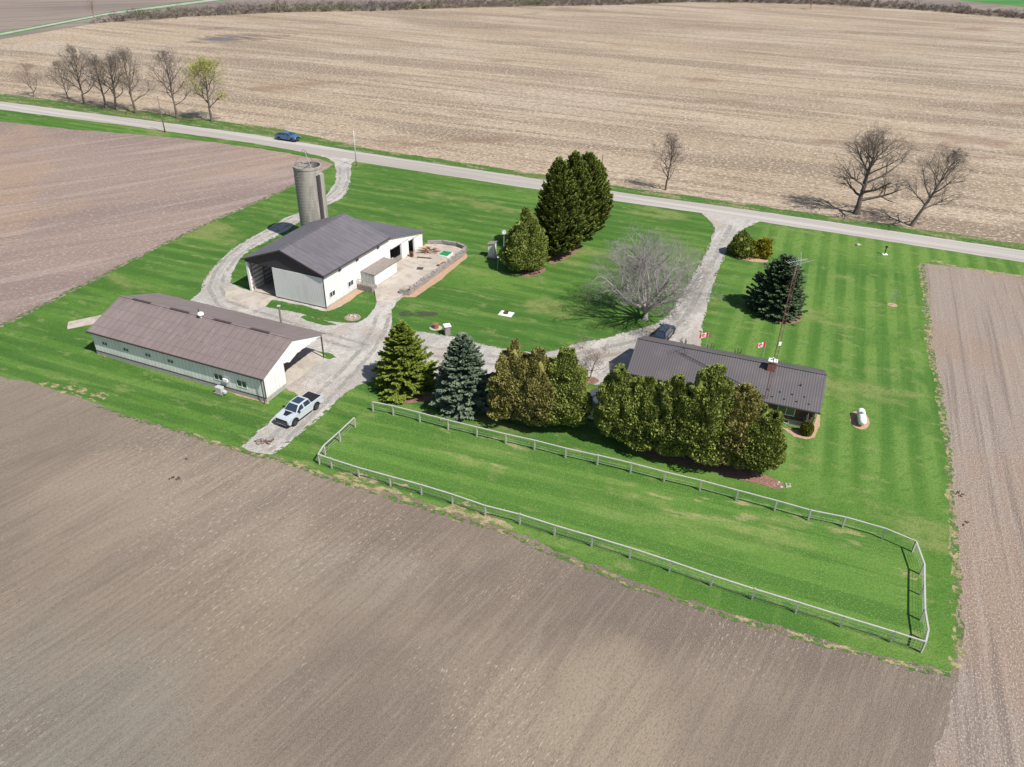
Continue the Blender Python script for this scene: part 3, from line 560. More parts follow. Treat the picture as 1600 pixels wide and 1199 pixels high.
mb = MB(); ring(mb, r0 + .01, R(-22), R(-12), .3, 12.0, .06, 3); mb.build('unloading_hatch', 'silo_dark', silo)
mb = MB(); ring(mb, r0 + .01, R(-11), R(10), .3, 12.2, .5, 5); mb.build('chute', 'silo_concrete', silo)
mb = MB(); ring(mb, r0 + .01, 0, R(360), hs - .35, hs - .02, .06, 48); mb.build('rim_band', 'silo_concrete', silo)
MB().lathe([(0.01, 11.6), (r0 - .2, 11.2)], 40).build('silage_floor', 'stone', silo)
mb = MB(); apx = (-.3, 0, hs + 2.6)
for ang in (100, 215, 325): mb.tube((r0 * .95 * math.cos(R(ang)), r0 * .95 * math.sin(R(ang)), hs), apx, .045, n=6)
for a_, b_ in ((100, 215), (215, 325)): mb.tube((r0 * .95 * math.cos(R(a_)), r0 * .95 * math.sin(R(a_)), hs + .03), (r0 * .95 * math.cos(R(b_)), r0 * .95 * math.sin(R(b_)), hs + .03), .045, n=6)
mb.build('tripod', 'steel', silo)

# ---- long shed
SF = Frame(G(417.5, 629.5), -22.5)
shed = thing('long_shed', 'long low white shed with pinkish brown metal roof and open carport corner', 'shed', SF.o, SF.rz)
SL, SW, SE, SR, SB = -26.9, 11.7, 3.45, 5.55, 5.85
mb = MB()
mb.box(SL, 0, .62, 0, .14, SE); mb.box(SL, .14, .1, SL + .14, SW, SE); mb.box(-.14, .14, .62, 0, 3.8, SE)
mb.box(SL, SW - .14, .1, -6.5, SW, SE); mb.box(-6.64, 3.94, .1, -6.5, SW - .14, SE); mb.box(-6.5, 3.66, .1, -.14, 3.8, SE)
mb.build('wall', 'white_siding', shed)
mb = MB(); mb.box(SL - .02, -.03, 0, .03, .10, .58); mb.box(-.08, .1, 0, .03, 3.82, .6); mb.build('foundation', 'block', shed)
mb = MB(); mb.box(SL - .03, -.05, .58, .035, .02, .68); mb.box(.002, -.05, .68, .06, .04, SE)
mb.build('base_trim', 'trim_dark', shed)
for a in (SL, 0):
    z0 = SE - .12 if a == 0 else SE
    zz = SE + .13
    pts = [(a, 0.03, z0), (a, SW - .03, z0), (a, SW - .03, SE + .02), (a, SB, SR - .02), (a, 0.03, SE + .02)] if a else [(a, .03, SE + .001)] + [(a, 3.85, SE + .001)] + [(a, 3.9 + k * .52, SE - .12 - (.42 * math.exp(-((k - 2.2) / 1.5) ** 2)) + (.10 if k % 2 else 0)) for k in range(15)] + [(a, SW - .05, SE - .1), (a, SW - .03, SE + .02), (a, SB, SR - .02), (a, .03, SE + .02)]
    MB().prism(pts, (-.1 if a == 0 else .1, 0, 0)).build('gable', 'white_paint', shed)
sl_ = (SR - SE) / SB; ovs = .32; ez = SE + .17 - sl_ * ovs; rt = SR + .17
mb = MB(); slab(mb, [(.25, -ovs, ez), (.25, SB, rt), (SL - .35, SB, rt), (SL - .35, -ovs, ez)], .1); slab(mb, [(.25, SW + ovs, ez), (SL - .35, SW + ovs, ez), (SL - .35, SB, rt), (.25, SB, rt)], .1)
mb.build('roof', 'shed_roof', shed)
mb = MB(); mb.box(SL - .35, SB - .13, rt - .02, .25, SB + .13, rt + .04); mb.build('ridge_cap', 'shed_roof', shed)
mb = MB()
for p0, p1 in ((-25.0, -22.0), (-18.7, -15.7), (-11.7, -9.0), (-6.0, -3.2)): MB().box(p0, SB - .17, rt + .04, p1, SB + .17, rt + .10).build('ridge_vent', 'trim_dark', shed)
mb = MB(); mb.box(SL - .36, -ovs - .08, ez - .2, .26, -ovs - .01, ez - .02); mb.box(SL - .36, SW + ovs + .01, ez - .16, .26, SW + ovs + .06, ez - .02)
mb.build('fascia', 'trim_dark', shed)
mb = MB(); mb.box(-.1, -ovs - .07, .1, -.02, -ovs + .01, ez - .2); mb.build('downspout', 'trim_dark', shed)
mb = MB(); mb.box(-.16, SW - .17, .04, -.02, SW - .03, SE - .1); mb.build('post', 'trim_dark', shed); MB().box(-6.5, SW - .2, SE - .3, -.02, SW - .05, SE - .02).build('beam', 'white_paint', shed)
for (x, y, w_, h_, m_) in ((164, 537, .62, .42, 1), (197, 546.5, .62, .42, 1), (231.5, 555, .66, .44, 1), (266.5, 564.5, .68, .44, 1), (341.8, 589.5, 1.1, .8, 1), (378, 600, 1.15, .85, 1)):
    p = SF.b(x, y, 0); window(shed, (p.x - w_ / 2 - .1, p.x + w_ / 2 + .1, p.z - h_ / 2, p.z + h_ / 2, 0), mull=m_)
p = SF.b(354, 595, 0); MB().box(p.x - .32, -.30, p.z - .05, p.x + .32, -.01, p.z + .35).build('window_air_conditioner', 'white_paint', shed)
mb = MB(); g = SF.L(G(351, 611)); mb.M = Matrix.Translation((g.x, -.75, .25)); mb.box(-.5, -.3, 0, .45, .3, .75); mb.box(.5, -.25, .0, .9, .2, .35); o = mb.build('outdoor_unit', 'galv', shed, bevel=.04)
mb = MB(); mb.box(g.x - .7, -1.2, .05, g.x + .6, -.35, .25); mb.build('unit_base', 'wood_grey', shed)
mb = MB(); mb.box(-26.95 - .06, 6.3, .1, -26.9 - .003, 8.5, 2.9); mb.build('end_door', 'door_siding', shed)
vent = MB(); vent.lathe([(.2, -.1), (.2, .2), (.36, .26), (.42, .42), (.34, .58), (.15, .68), (.02, .7)], 18); vo = vent.build('roof_vent', 'tank_white', shed, smooth=True); p = SF.b(315, 494, SB); vo.location = (p.x, SB - .1, rt - .05)
MB().tube((p.x - .45, SB + .1, rt), (p.x - .45, SB + .1, rt + .9), .06, n=8).build('vent_pipe', 'trim_dark', shed)
# trusses under the carport
mb = MB()
for a in (-1.5, -3.2, -4.9): mb.box(a, 3.9, SE - .3, a + .06, SW - .15, SE - .12)
mb.build('truss', 'fence_wood', shed)

# ---- house
HF = Frame(G(1282.5, 645.5, 2.75).xy.to_3d(), -20.3)
house = thing('house', 'brown brick bungalow with ribbed dark metal roof behind the tall cedars', 'house', HF.o, HF.rz)
HL, HD, HE, HR, HB = -22.4, 10.1, 2.75, 4.95, 5.05
mb = MB(); mb.box(HL + .5, .55, .75, -.5, HD - .55, HE + .1)
for a in (HL + .5, -.5): mb.prism([(a, .56, HE + .1), (a, HD - .56, HE + .1), (a, HB, HR - .05)], (.12 if a < -1 else -.12, 0, 0))
mb.build('wall', 'brick_dark', house)
MB().box(HL + .52, .5, 0, -.52, HD - .5, .75).build('foundation', 'block', house)
mb = MB(); slab(mb, [(0, 0, HE), (0, HB, HR), (HL, HB, HR), (HL, 0, HE)], .12); slab(mb, [(0, HD, HE), (HL, HD, HE), (HL, HB, HR), (0, HB, HR)], .12); mb.build('roof', 'house_roof', house)
MB().box(HL - .01, HB - .16, HR - .02, .01, HB + .16, HR + .05).build('ridge_cap', 'house_roof', house)
mb = MB(); mb.box(HL, -.1, HE - .16, 0, -.01, HE - .03); mb.box(HL, HD + .01, HE - .16, 0, HD + .1, HE - .03); mb.build('gutter', 'trim_dark', house)
mb = MB(); mb.box(HL, .0, HE - .19, 0, .55, HE - .15); mb.build('soffit', 'trim_dark', house)
for a, z0, z1, w_ in ((-3.6, 1.3, 2.3, 1.8), (-7.2, 1.4, 2.3, 1.2), (-11, 1.1, 2.3, 2), (-16, 1.3, 2.3, 1.5)): window(house, (a - w_ / 2, a + w_ / 2, z0, z1, .55))
window(house, (-4.3, -3.1, .2, .62, .5)); window(house, (-9, -7.8, .2, .62, .5))
q = HF.L(G(1207, 577, 4.9)); cx, cy = -6.15, 4.35
mb = MB().box(cx - .45, cy - .35, 4.2, cx + .45, cy + .35, 5.75); ch = mb.build('chimney', 'brick_red', house)
MB().box(cx - .52, cy - .42, 5.75, cx + .52, cy + .42, 5.87).build('cap', 'white_paint', ch); MB().tube((cx, cy, 5.87), (cx, cy, 6.2), .13).build('flue', 'white_paint', ch)
mb = MB(); mb.tube((-2.6, 2.9, 3.8), (-2.6, 2.9, 4.25), .07); mb.tube((-2.9, 3.0, 3.8), (-2.9, 3.0, 4.05), .09); mb.build('vent_pipe', 'black_plastic', house)
mb = MB(); 
for r_ in range(2):
    for k in range(9 if r_ else 6):
        a = -1.4 - k * 1.35 - (.6 if r_ else 0); b = .75 + r_ * .8; z = HE + b * (HR - HE) / HB
        MB().box(a - .10, b - .05, z, a + .10, b + .05, z + .09).build('snow_guard', 'black_plastic', house)

# ---- storage box on a deck beside the barn
box = thing('storage_hut', 'small white storage hut with grey flat roof against the barn wall', 'hut', BF.W(.62, 8.6), BF.rz + R(-3.1))
def hut():
    L_ = 6.0; W_ = 2.35
    MB().box(0, 0, .55, W_, L_, 2.45).build('wall', 'white_siding', box)
    mb = MB().hexa([(-.05, -.1, 2.5), (W_ + .12, -.1, 2.36), (W_ + .12, L_ + .1, 2.36), (-.05, L_ + .1, 2.5)], [(-.05, -.1, 2.62), (W_ + .12, -.1, 2.48), (W_ + .12, L_ + .1, 2.48), (-.05, L_ + .1, 2.62)]); mb.build('roof', 'wood_grey', box)
    MB().box(0.02, -1.3, 0, W_ + .3, 0 - .005, .95).build('deck', 'wood_grey', box); MB().box(.02, .002, 0, W_ - .02, L_, .55).build('base', 'block', box)
    mb = MB()
    for k in range(9): mb.box(.12 + k * .27, -.06, .97, .2 + k * .27, -.02, 2.34)
    mb.build('slats', 'fence_wood', box)
    mb = MB()
    for k in range(4): mb.box(.1 + k * .82, -1.26, .95, .18 + k * .82, -1.18, 1.85)
    mb.box(.05, -1.29, 1.40, W_ + .28, -1.26, 1.50); mb.box(.05, -1.29, 1.78, W_ + .28, -1.26, 1.88)
    mb.build('railing', 'fence_wood', box)
    mb = MB(); mb.box(W_ + .005, 2.4, .6, W_ + .04, 3.9, 2.3); mb.build('door', 'white_paint', box); MB().box(W_ + .045, 3.1, 1.2, W_ + .1, 3.18, 1.6).build('door_handle', 'steel', box)
hut()

# ---- raised patio and its stone retaining wall
pz = .4
P3 = [(G(599, 451), 0.05), (G(590, 478), .05), (G(612, 480), .05), (G(628, 460), .2)]
ramp = MB(); A_ = BF.W(3.35, 7.6); B_ = BF.W(7.8, 9.6)
ramp.add([tuple(G(588, 470, .045)), tuple(G(616, 474, .045)), (B_.x, B_.y, pz), (A_.x, A_.y, pz)], [(0, 1, 2, 3)])
patio_pts = [BF.W(3.35, 7.6), BF.W(7.8, 9.6), BF.W(8.2, 12), BF.W(8.6, 20), BF.W(9.0, 27.6), BF.W(6.6, 28.4), BF.W(4, 28.2), BF.W(1.6, 27.2), BF.W(.9, 16.3), BF.W(.7, 11)]
pp = [Vector((p.x, p.y, pz)) for p in patio_pts]; tri = tessellate_polygon([pp]); ramp.add([tuple(p) for p in pp], [tuple(t_) for t_ in tri])
o = ramp.build('patio', 'concrete'); o['kind'] = 'structure'
for f in o.data.polygons: pass
wall = thing('stone_wall', 'low curved grey stone wall edging the concrete yard by the barn', 'wall', BF.o, BF.rz)
wp = [(7.3, 8.3), (8.75, 8.9), (8.8, 12), (9.05, 18), (9.4, 26.5), (8.9, 28.3), (6.8, 29.1), (4, 28.9), (1.7, 27.6)]
mb = MB()
for i in range(len(wp) - 1):
    p = Vector((*wp[i], 0)); q = Vector((*wp[i + 1], 0)); d = (q - p).normalized(); n_ = Vector((-d.y, d.x, 0)) * .45
    zt = .95; mb.hexa([p, q, q + n_, p + n_], [p + Vector((0, 0, zt)), q + Vector((0, 0, zt)), q + n_ + Vector((0, 0, zt)), p + n_ + Vector((0, 0, zt))])
mb.build('wall_body', 'stone', wall)
rr = random.Random(3); mb = MB()
def rock(mb, x, y, z, s, rr):
    n = 7; vs = []; 
    for k, (rf, zf) in enumerate(((.8, 0), (1, .35), (.65, .8))):
        for i in range(n): a = 2 * math.pi * i / n; q = s * rf * rr.uniform(.75, 1.15); vs.append((x + q * math.cos(a), y + q * math.sin(a), z + s * zf))
    vs.append((x, y, z + s)); fs = []
    for k in range(2):
        for i in range(n): fs.append((k * n + i, k * n + (i + 1) % n, (k + 1) * n + (i + 1) % n, (k + 1) * n + i))
    for i in range(n): fs.append((2 * n + i, 2 * n + (i + 1) % n, 3 * n))
    fs.append(tuple(reversed(range(n)))); mb.add(vs, fs)
for i in range(1, 5):
    p, q = wp[i], wp[i + 1]
    for k in range(int(math.dist(p, q) * 2)):
        t_ = rr.random(); rock(mb, p[0] + (q[0] - p[0]) * t_ - .22 + rr.uniform(-.2, .2), p[1] + (q[1] - p[1]) * t_, .93, rr.uniform(.12, .3), rr)
mb.build('coping_stones', 'stone', wall)
def scrap(name, label, cat, loc, items, mats, rz=0, seed=1, group=None):
    t_ = thing(name, label, cat, loc, rz, group)
    return t_
# pile of junk: lumber
pl = thing('lumber_pile', 'stack of orange and tan boards and scrap beside the barn doors', 'lumber pile', BF.W(3.6, 24.2, pz), BF.rz)
rr = random.Random(5)
for nm, mt, n_ in (('board', 'wood_tan', 16), ('board', 'wood_rust', 12), ('scrap_pipe', 'steel', 12)):
    mb = MB()
    for k in range(n_):
        x = rr.uniform(-1.2, 1.4); y = rr.uniform(-1.0, 1.2); z = rr.uniform(0, .55); a = rr.uniform(-.5, .5) + (1.2 if k % 4 == 0 else 0); L_ = rr.uniform(.6, 1.4)
        mb.M = Matrix.Translation((x, y, z)) @ Matrix.Rotation(a, 4, 'Z') @ Matrix.Rotation(rr.uniform(-.15, .15), 4, 'Y')
        if mt == 'steel': mb.tube((-L_ / 2, 0, 0.05), (L_ / 2, 0, .05), .04, n=6)
        else: mb.box(-L_ / 2, -.12, 0, L_ / 2, .12, .08)
    mb.build(nm, mt, pl)
bm_ = MB().box(-1.2, -.12, 0, 1.2, .12, .16).build('timber_beam', 'wood_rust', None, BF.W(4.3, 21.6, pz), BF.rz + .25, bevel=.01); tag(bm_, 'dark reddish timber beam lying in front of the scrap pile', 'beam')
tp = thing('sandbox', 'low box with a bright green lid beside the stone wall', 'sandbox', BF.W(6.9, 24.2, pz), BF.rz)
MB().box(-.9, -1.0, 0, .9, 1.0, .3).build('box', 'white_paint', tp, bevel=.03); MB().box(-.8, -.9, .3, .8, .9, .36).build('lid', 'tarp_green', tp, bevel=.03)
br = thing('barrel', 'rusty brown barrel standing by the barn door post', 'barrel', BF.W(2.1, 21.3, pz)); MB().lathe([(.01, 0), (.3, 0), (.32, .05), (.3, .3), (.33, .32), (.3, .6), (.33, .62), (.3, .88), (.28, .9), (.01, .9)], 16).build('drum', 'wood_rust', br, smooth=True); MB().lathe([(.01, .91), (.27, .91), (.27, .93), (.01, .93)], 16).build('lid', 'black_plastic', br)
dr = MB(); 
for k in range(5): dr.box(-.5, -.45 + k * .2, 0, .5, -.33 + k * .2, .03)
o = dr.build('floor_grate', 'trim_dark', None, BF.W(5.7, 17.6, pz + .004), BF.rz + .3); tag(o, 'dark square drain grate in the concrete yard', 'grate')
bn = thing('bench', 'short wooden bench by the stone wall near the green lid box', 'bench', BF.W(8.0, 20.3, pz), BF.rz + R(90))
MB().box(-.8, -.2, .4, .8, .2, .46).build('seat', 'wood_tan', bn); 
for s in (-.6, .6): MB().box(s - .06, -.18, 0, s + .06, .18, .4).build('leg', 'wood_grey', bn)

# ---- white privy shed on the lawn
pv = thing('privy', 'tiny white privy with sloping roof on the lawn beside the rounded cedar', 'privy', G(769, 401), R(-15))
MB().box(-.8, -.8, 0, .8, .8, .2).build('base', 'block', pv); MB().hexa([(-.55, -.55, .2), (.55, -.55, .2), (.55, .55, .2), (-.55, .55, .2)], [(-.55, -.55, 2.3), (.55, -.55, 2.5), (.55, .55, 2.5), (-.55, .55, 2.3)]).build('wall', 'white_siding', pv)
MB().hexa([(-.7, -.7, 2.3), (.7, -.7, 2.55), (.7, .7, 2.55), (-.7, .7, 2.3)], [(-.7, -.7, 2.38), (.7, -.7, 2.63), (.7, .7, 2.63), (-.7, .7, 2.38)]).build('roof', 'wood_grey', pv)
MB().box(-.3, -.58, .25, .3, -.553, 2.1).build('door', 'door_siding', pv)
# ---- small garden shed between the cedars
gs = thing('garden_shed', 'little white garden shed with grey gabled roof between the cedars', 'shed', G(931, 647), R(62))
MB().box(-1.3, -1.1, 0, 1.3, 1.1, 2.1).build('wall', 'white_siding', gs)
mb = MB(); slab(mb, [(-1.6, -1.4, 2.05), (1.6, -1.4, 2.05), (1.6, 0, 2.9), (-1.6, 0, 2.9)], .08); mb.build('roof', 'white_paint', gs)
mb = MB(); slab(mb, [(-1.6, 1.4, 2.05), (-1.6, 0, 2.9), (1.6, 0, 2.9), (1.6, 1.4, 2.05)], .08); mb.build('roof', 'barn_roof', gs)
mb = MB(); mb.prism([(-1.3, -1.1, 2.1), (-1.3, 1.1, 2.1), (-1.3, 0, 2.8)], (.08, 0, 0)); mb.build('gable', 'white_siding', gs)
MB().box(-1.34, -.4, 0.1, -1.303, .4, 1.9).build('door', 'door_siding', gs)

# ------------------------------------------------------------------ fence
def zoomed(pts, s, ox, oy): return [(ox + x / s, oy + y / s) for x, y in pts]
back = zoomed([(330, 138), (431, 158), (563, 192), (705, 230), (848, 265), (992, 300), (1136, 332), (1291, 372), (1450, 408)], 3.2, 480, 600) + zoomed([(130, 108), (340, 158), (548, 214), (773, 268), (1000, 330), (1240, 395), (1450, 455)], 4, 900, 700)
side = zoomed([(465, 298), (712, 370), (900, 450), (950, 592), (950, 722), (952, 880), (972, 1005), (955, 1080)], 4, 1200, 750)
front = zoomed([(765, 1018), (452, 922), (172, 833)], 4, 1200, 750) + zoomed([(1100, 950), (840, 865), (583, 775), (335, 692), (95, 618)], 4, 900, 700) + zoomed([(1236, 760), (1062, 704), (890, 660), (726, 603), (571, 555), (416, 512), (259, 468), (123, 424), (62, 402)], 3.2, 480, 600)
leftp = zoomed([(90, 358), (165, 290), (240, 218)], 3.2, 480, 600)
allp = [G(*p) for p in back + side + front + leftp]
o0 = allp[0]
fence = thing('paddock_fence', 'weathered pale wooden rail fence with thin wires around the grass paddock', 'fence', o0)
ph = 1.32
P_ = [p - o0 for p in allp]
for i, p in enumerate(P_):
    d = (P_[min(i + 1, len(P_) - 1)] - P_[max(i - 1, 0)]).normalized(); a = math.atan2(d.y, d.x)
    mb = MB().box(-.07, -.07, 0, .07, .07, ph + (.12 if i % 6 == 3 else 0)); mb.build('post', 'fence_wood', fence, p, a + rs.uniform(-.1, .1))
for i in range(len(P_) - 1):
    p, q = P_[i], P_[i + 1]; d = q - p; L_ = d.length; a = math.atan2(d.y, d.x)
    s_ = -1 if i < len(back) + len(side) - 1 else 1
    MB().box(0.01, -.055, ph - .02, L_ - .01, .085, ph + .045).build('rail', 'fence_wood', fence, p + Vector((0, 0, .002 + .0015 * (i % 3))), a)
    mb = MB()
    for z in (.35, .68, 1.0): mb.tube((.0, .085, z), (L_, .085, z), .009, n=3, cap=False)
    mb.build('wire', 'galv', fence, p, a)

# ------------------------------------------------------------------ vehicles (built along +x = front, centred, ground z = 0)
def arc(cx, cz, r, a0, a1, n=8): return [(cx + r * math.cos(R(a0 + (a1 - a0) * i / n)), cz + r * math.sin(R(a0 + (a1 - a0) * i / n))) for i in range(n + 1)]
def vehicle(name, label, cat, loc, rz, kind, paint, lift=.0, stripe=False, group=None):
    t_ = thing(name, label, cat, loc, rz, group)
    Ln, W_, wb, wr = (5.9, 2.08, 3.7, .44) if kind == 'pickup' else (4.8, 1.9, 2.85, .36)
    hw = W_ / 2; fx, bx = wb / 2 + .08, -wb / 2 + .08; nose = Ln / 2; tail = -Ln / 2
    zb = .48 if kind == 'pickup' else .28; zs = 1.32 if kind == 'pickup' else .98   # sill underside, belt line
    hood = 1.28 if kind == 'pickup' else .98
    ar = wr + .1
    a_f = arc(fx, wr, ar, 175, 5); a_b = arc(bx, wr, ar, 175, 5)
    if kind == 'pickup':
        prof = [(tail, zb + .1)] + [(x, max(z, zb - .05)) for x, z in a_b] + [(bx + ar + .1, zb - .08), (fx - ar - .1, zb - .08)] + [(x, max(z, zb - .05)) for x, z in a_f] + [(nose - .12, zb), (nose, zb + .2), (nose - .02, 1.12), (nose - .15, hood - .04), (1.42, hood + .10), (1.3, zs + .03), (-1.15, zs + .02), (tail + .02, zs)]
    else:
        prof = [(tail, zb + .15)] + [(x, max(z, zb)) for x, z in a_b] + [(x, max(z, zb)) for x, z in a_f] + [(nose - .1, zb), (nose, zb + .2), (nose - .06, .8), (nose - .3, hood - .05), (1.2, hood + .06), (1.0, zs), (tail + .04, zs + .05)]
    mb = MB(); n = len(prof); tri = tessellate_polygon([[Vector((x, 0, z)) for x, z in prof]])
    ys = [(-hw, .0, .97), (-hw + .1, .0, 1.0)]
    vs = []; rings = [(-hw, 0.035), (-hw + .07, 0), (hw - .07, 0), (hw, 0.035)]
    mid = .85
    for y, ins in rings:
        for x, z in prof: vs.append((x * (1 - ins * .35), y, z - (z - mid) * ins * .9))
    fs = [tuple(q) for q in tri] + [tuple(3 * n + i for i in reversed(q)) for q in tri]
    for k in range(3):
        for i in range(n): fs.append((k * n + i, k * n + (i + 1) % n, (k + 1) * n + (i + 1) % n, (k + 1) * n + i))
    mb.add(vs, fs); body = mb.build('body', paint, t_, bevel=.02)
    # greenhouse
    if kind == 'pickup': c0, c1, t0, t1, rz_ = -1.12, 1.5, -.92, .66, 1.97
    else: c0, c1, t0, t1, rz_ = -2.15, 1.15, -1.75, .35, 1.66
    cw, tw = hw - .1, hw - .3
    z0 = zs - .02
    MB().hexa([(c0, -cw, z0), (c1, -cw, z0), (c1, cw, z0), (c0, cw, z0)], [(t0, -tw, rz_), (t1, -tw, rz_), (t1, tw, rz_), (t0, tw, rz_)]).build('cab', paint, t_, bevel=.06)
    def face(pa, pb, pc, pd, inset, out, nm, mat):
        pts = [Vector(p) for p in (pa, pb, pc, pd)]; c = sum(pts, Vector()) / 4; nn = (pts[1] - pts[0]).cross(pts[3] - pts[0]).normalized()
        q = [p + (c - p).normalized() * inset + nn * out for p in pts]; MB().prism([p - nn * .02 for p in q], nn * .02).build(nm, mat, t_)
    face((c1, -cw, z0), (c1, cw, z0), (t1, tw, rz_), (t1, -tw, rz_), .13, .012, 'windscreen', 'glass')
    face((c0, cw, z0), (c0, -cw, z0), (t0, -tw, rz_), (t0, tw, rz_), .16, .012, 'rear_window', 'glass')
    cm = (c0 + c1) / 2 - (.1 if kind == 'pickup' else -.1); tm = cm + .05
    for s in (-1, 1):
        for (x0, x1, y0_, y1_) in ((c0 + .05, cm, t0 + .05, tm), (cm + .03, c1 - .02, tm + .03, t1 - .02)):
            a_, b_, c_, d_ = (x0, s * cw, z0 + .03), (x1, s * cw, z0 + .03), (y1_, s * tw, rz_ - .02), (y0_, s * tw, rz_ - .02)
            if s < 0: face(a_, b_, c_, d_, .09, .012, 'side_window', 'glass')
            else: face(b_, a_, d_, c_, .09, .012, 'side_window', 'glass')
    if stripe or kind == 'suv':
        MB().box(t0 + .28, -tw + .18, rz_ + .002, t1 - .15, tw - .18, rz_ + .014).build('sunroof', 'glass', t_)
    if stripe:
        pts = [(nose - .62, -.24), (nose - .62, .24), (1.72, .46), (1.56, .62), (1.56, -.62), (1.72, -.46)]
        hz = lambda x: hood - .04 + (nose - .15 - x) / (nose - .15 - 1.42) * .14
        MB().prism([(x, y, hz(x) + .006) for x, y in pts], (0, 0, .008)).build('hood_graphic', 'black_plastic', t_)
    if kind == 'pickup':
        mb = MB(); mb.box(tail + .12, -hw + .13, zs + .002, c0 - .08, hw - .13, zs + .03)
        for k in range(3): mb.box(tail + .14 + k * .5, -hw + .14, zs + .03, tail + .16 + k * .5, hw - .14, zs + .045)
        mb.build('bed_cover', 'black_plastic', t_)
    MB().box(nose - .05, -hw + .22, zb + .30, nose + .012, hw - .22, 1.12 if kind == 'pickup' else .8).build('grille', 'black_plastic', t_)
    mb = MB(); mb.box(nose - .12, -hw + .1, zb - .06, nose + .06, hw - .1, zb + .22); mb.build('front_bumper', 'black_plastic', t_, bevel=.03)
    if kind == 'pickup': MB().box(nose + .061, -hw + .3, zb + .02, nose + .075, hw - .3, zb + .1).build('skid_plate', 'chrome', t_)
    MB().box(tail - .06, -hw + .12, zb, tail + .08, hw - .12, zb + .2).build('rear_bumper', 'black_plastic', t_, bevel=.03)
    for s in (-1, 1):
        y0, y1 = sorted((s * (hw - .06), s * (hw - .34)))
        MB().box(nose - .16, y0, .92 if kind == 'pickup' else .66, nose + .008, y1, 1.1 if kind == 'pickup' else .8).build('headlight', 'lamp_glass', t_)
        MB().box(tail - .012, *sorted((s * (hw - .04), s * (hw - .2)))[:1], .85 if kind == 'pickup' else .8, tail + .12, sorted((s * (hw - .04), s * (hw - .2)))[1], 1.25 if kind == 'pickup' else 1.02).build('tail_light', 'tail_red', t_)
        mb = MB(); ya = sorted((s * (hw - .03), s * (hw + .24))); mb.box(1.1, ya[0], zs + .06, 1.24, ya[1], zs + .26); mb.build('mirror', 'black_plastic', t_, bevel=.02)
        MB().box(bx + ar + .1, *( [s * hw - (.1 if s > 0 else .02)] ), zb - .12, fx - ar - .1, s * hw + (.02 if s > 0 else .1), zb - .04).build('side_step', 'black_plastic', t_)
        for x in (fx, bx):
            w0, w1 = (hw - .28, hw + .02) if s > 0 else (-hw - .02, -hw + .28)
            mb = MB(); mb.M = Matrix.Translation((x, 0, wr)) @ Matrix.Rotation(R(90), 4, 'X')
            mb.lathe([(wr * .6, -w1), (wr * .94, -w1), (wr, -w1 + .04), (wr, -w0 - .04), (wr * .94, -w0), (wr * .6, -w0)], 28)
            wo = mb.build('wheel', 'rubber', t_, smooth=False)
            mb = MB(); mb.M = Matrix.Translation((x, 0, wr)) @ Matrix.Rotation(R(90), 4, 'X'); yo = -w1 if s > 0 else -w0
            sg = 1 if s > 0 else -1
            mb.lathe([(.01, yo + sg * .05), (wr * .2, yo + sg * .03), (wr * .58, yo + sg * .06), (wr * .62, yo + sg * .01)], 20)
            for k in range(6):
                a = 2 * math.pi * k / 6; mb.box(-.0, -.0, 0, .0, .0, 0) if False else None
                ca, sa = math.cos(a), math.sin(a)
                mb.hexa([(ca * .04 - sa * .03, sa * .04 + ca * .03, yo + sg * .02), (ca * .04 + sa * .03, sa * .04 - ca * .03, yo + sg * .02), (ca * wr * .58 + sa * .03, sa * wr * .58 - ca * .03, yo + sg * .02), (ca * wr * .58 - sa * .03, sa * wr * .58 + ca * .03, yo + sg * .02)],
                        [(ca * .04 - sa * .03, sa * .04 + ca * .03, yo + sg * .05), (ca * .04 + sa * .03, sa * .04 - ca * .03, yo + sg * .05), (ca * wr * .58 + sa * .03, sa * wr * .58 - ca * .03, yo + sg * .05), (ca * wr * .58 - sa * .03, sa * wr * .58 + ca * .03, yo + sg * .05)])
            mb.build('rim', 'rim', wo)
            mb = MB(); fl = arc(x, wr, ar - .02, 172, 8, 10); fo = arc(x, wr, ar + .07, 172, 8, 10)
            mb.prism([(px, s * (hw - .03), pz_) for px, pz_ in fl] + [(px, s * (hw - .03), pz_) for px, pz_ in fo[::-1]], (0, s * .06, 0))
            mb.build('fender_flare', paint if kind == 'pickup' and not stripe else 'black_plastic', t_)
    MB().box(-wb / 2, -hw + .3, zb - .12, wb / 2, hw - .3, zb + .1).build('chassis', 'black_plastic', t_)
    return t_
fw, rw = G(462, 665.6), G(495, 640.6)
dv = (fw - rw).normalized(); side_ = Vector((-dv.y, dv.x, 0)); ctr = (fw + rw) / 2 - side_ * 1.0 - dv * .08
if proj(*(ctr))[0] > proj(*((fw + rw) / 2))[0]: ctr = (fw + rw) / 2 + side_ * 1.0 - dv * .08
vehicle('pickup_truck', 'silver grey pickup truck with black bed cover parked beside the long shed', 'pickup truck', (ctr.x, ctr.y, .04), math.atan2(dv.y, dv.x), 'pickup', 'truck_silver', stripe=True)
c_ = G(450, 219.5); vehicle('pickup_truck', 'blue pickup truck driving along the country road', 'pickup truck', (c_.x, c_.y, .036), R(ROAD + 1), 'pickup', 'truck_blue')
c_ = G(1037, 527); d_ = R(-118); vehicle('parked_car', 'dark navy car parked on the gravel drive behind the house roof', 'car', (c_.x, c_.y, .04), R(62), 'suv', 'suv_navy')

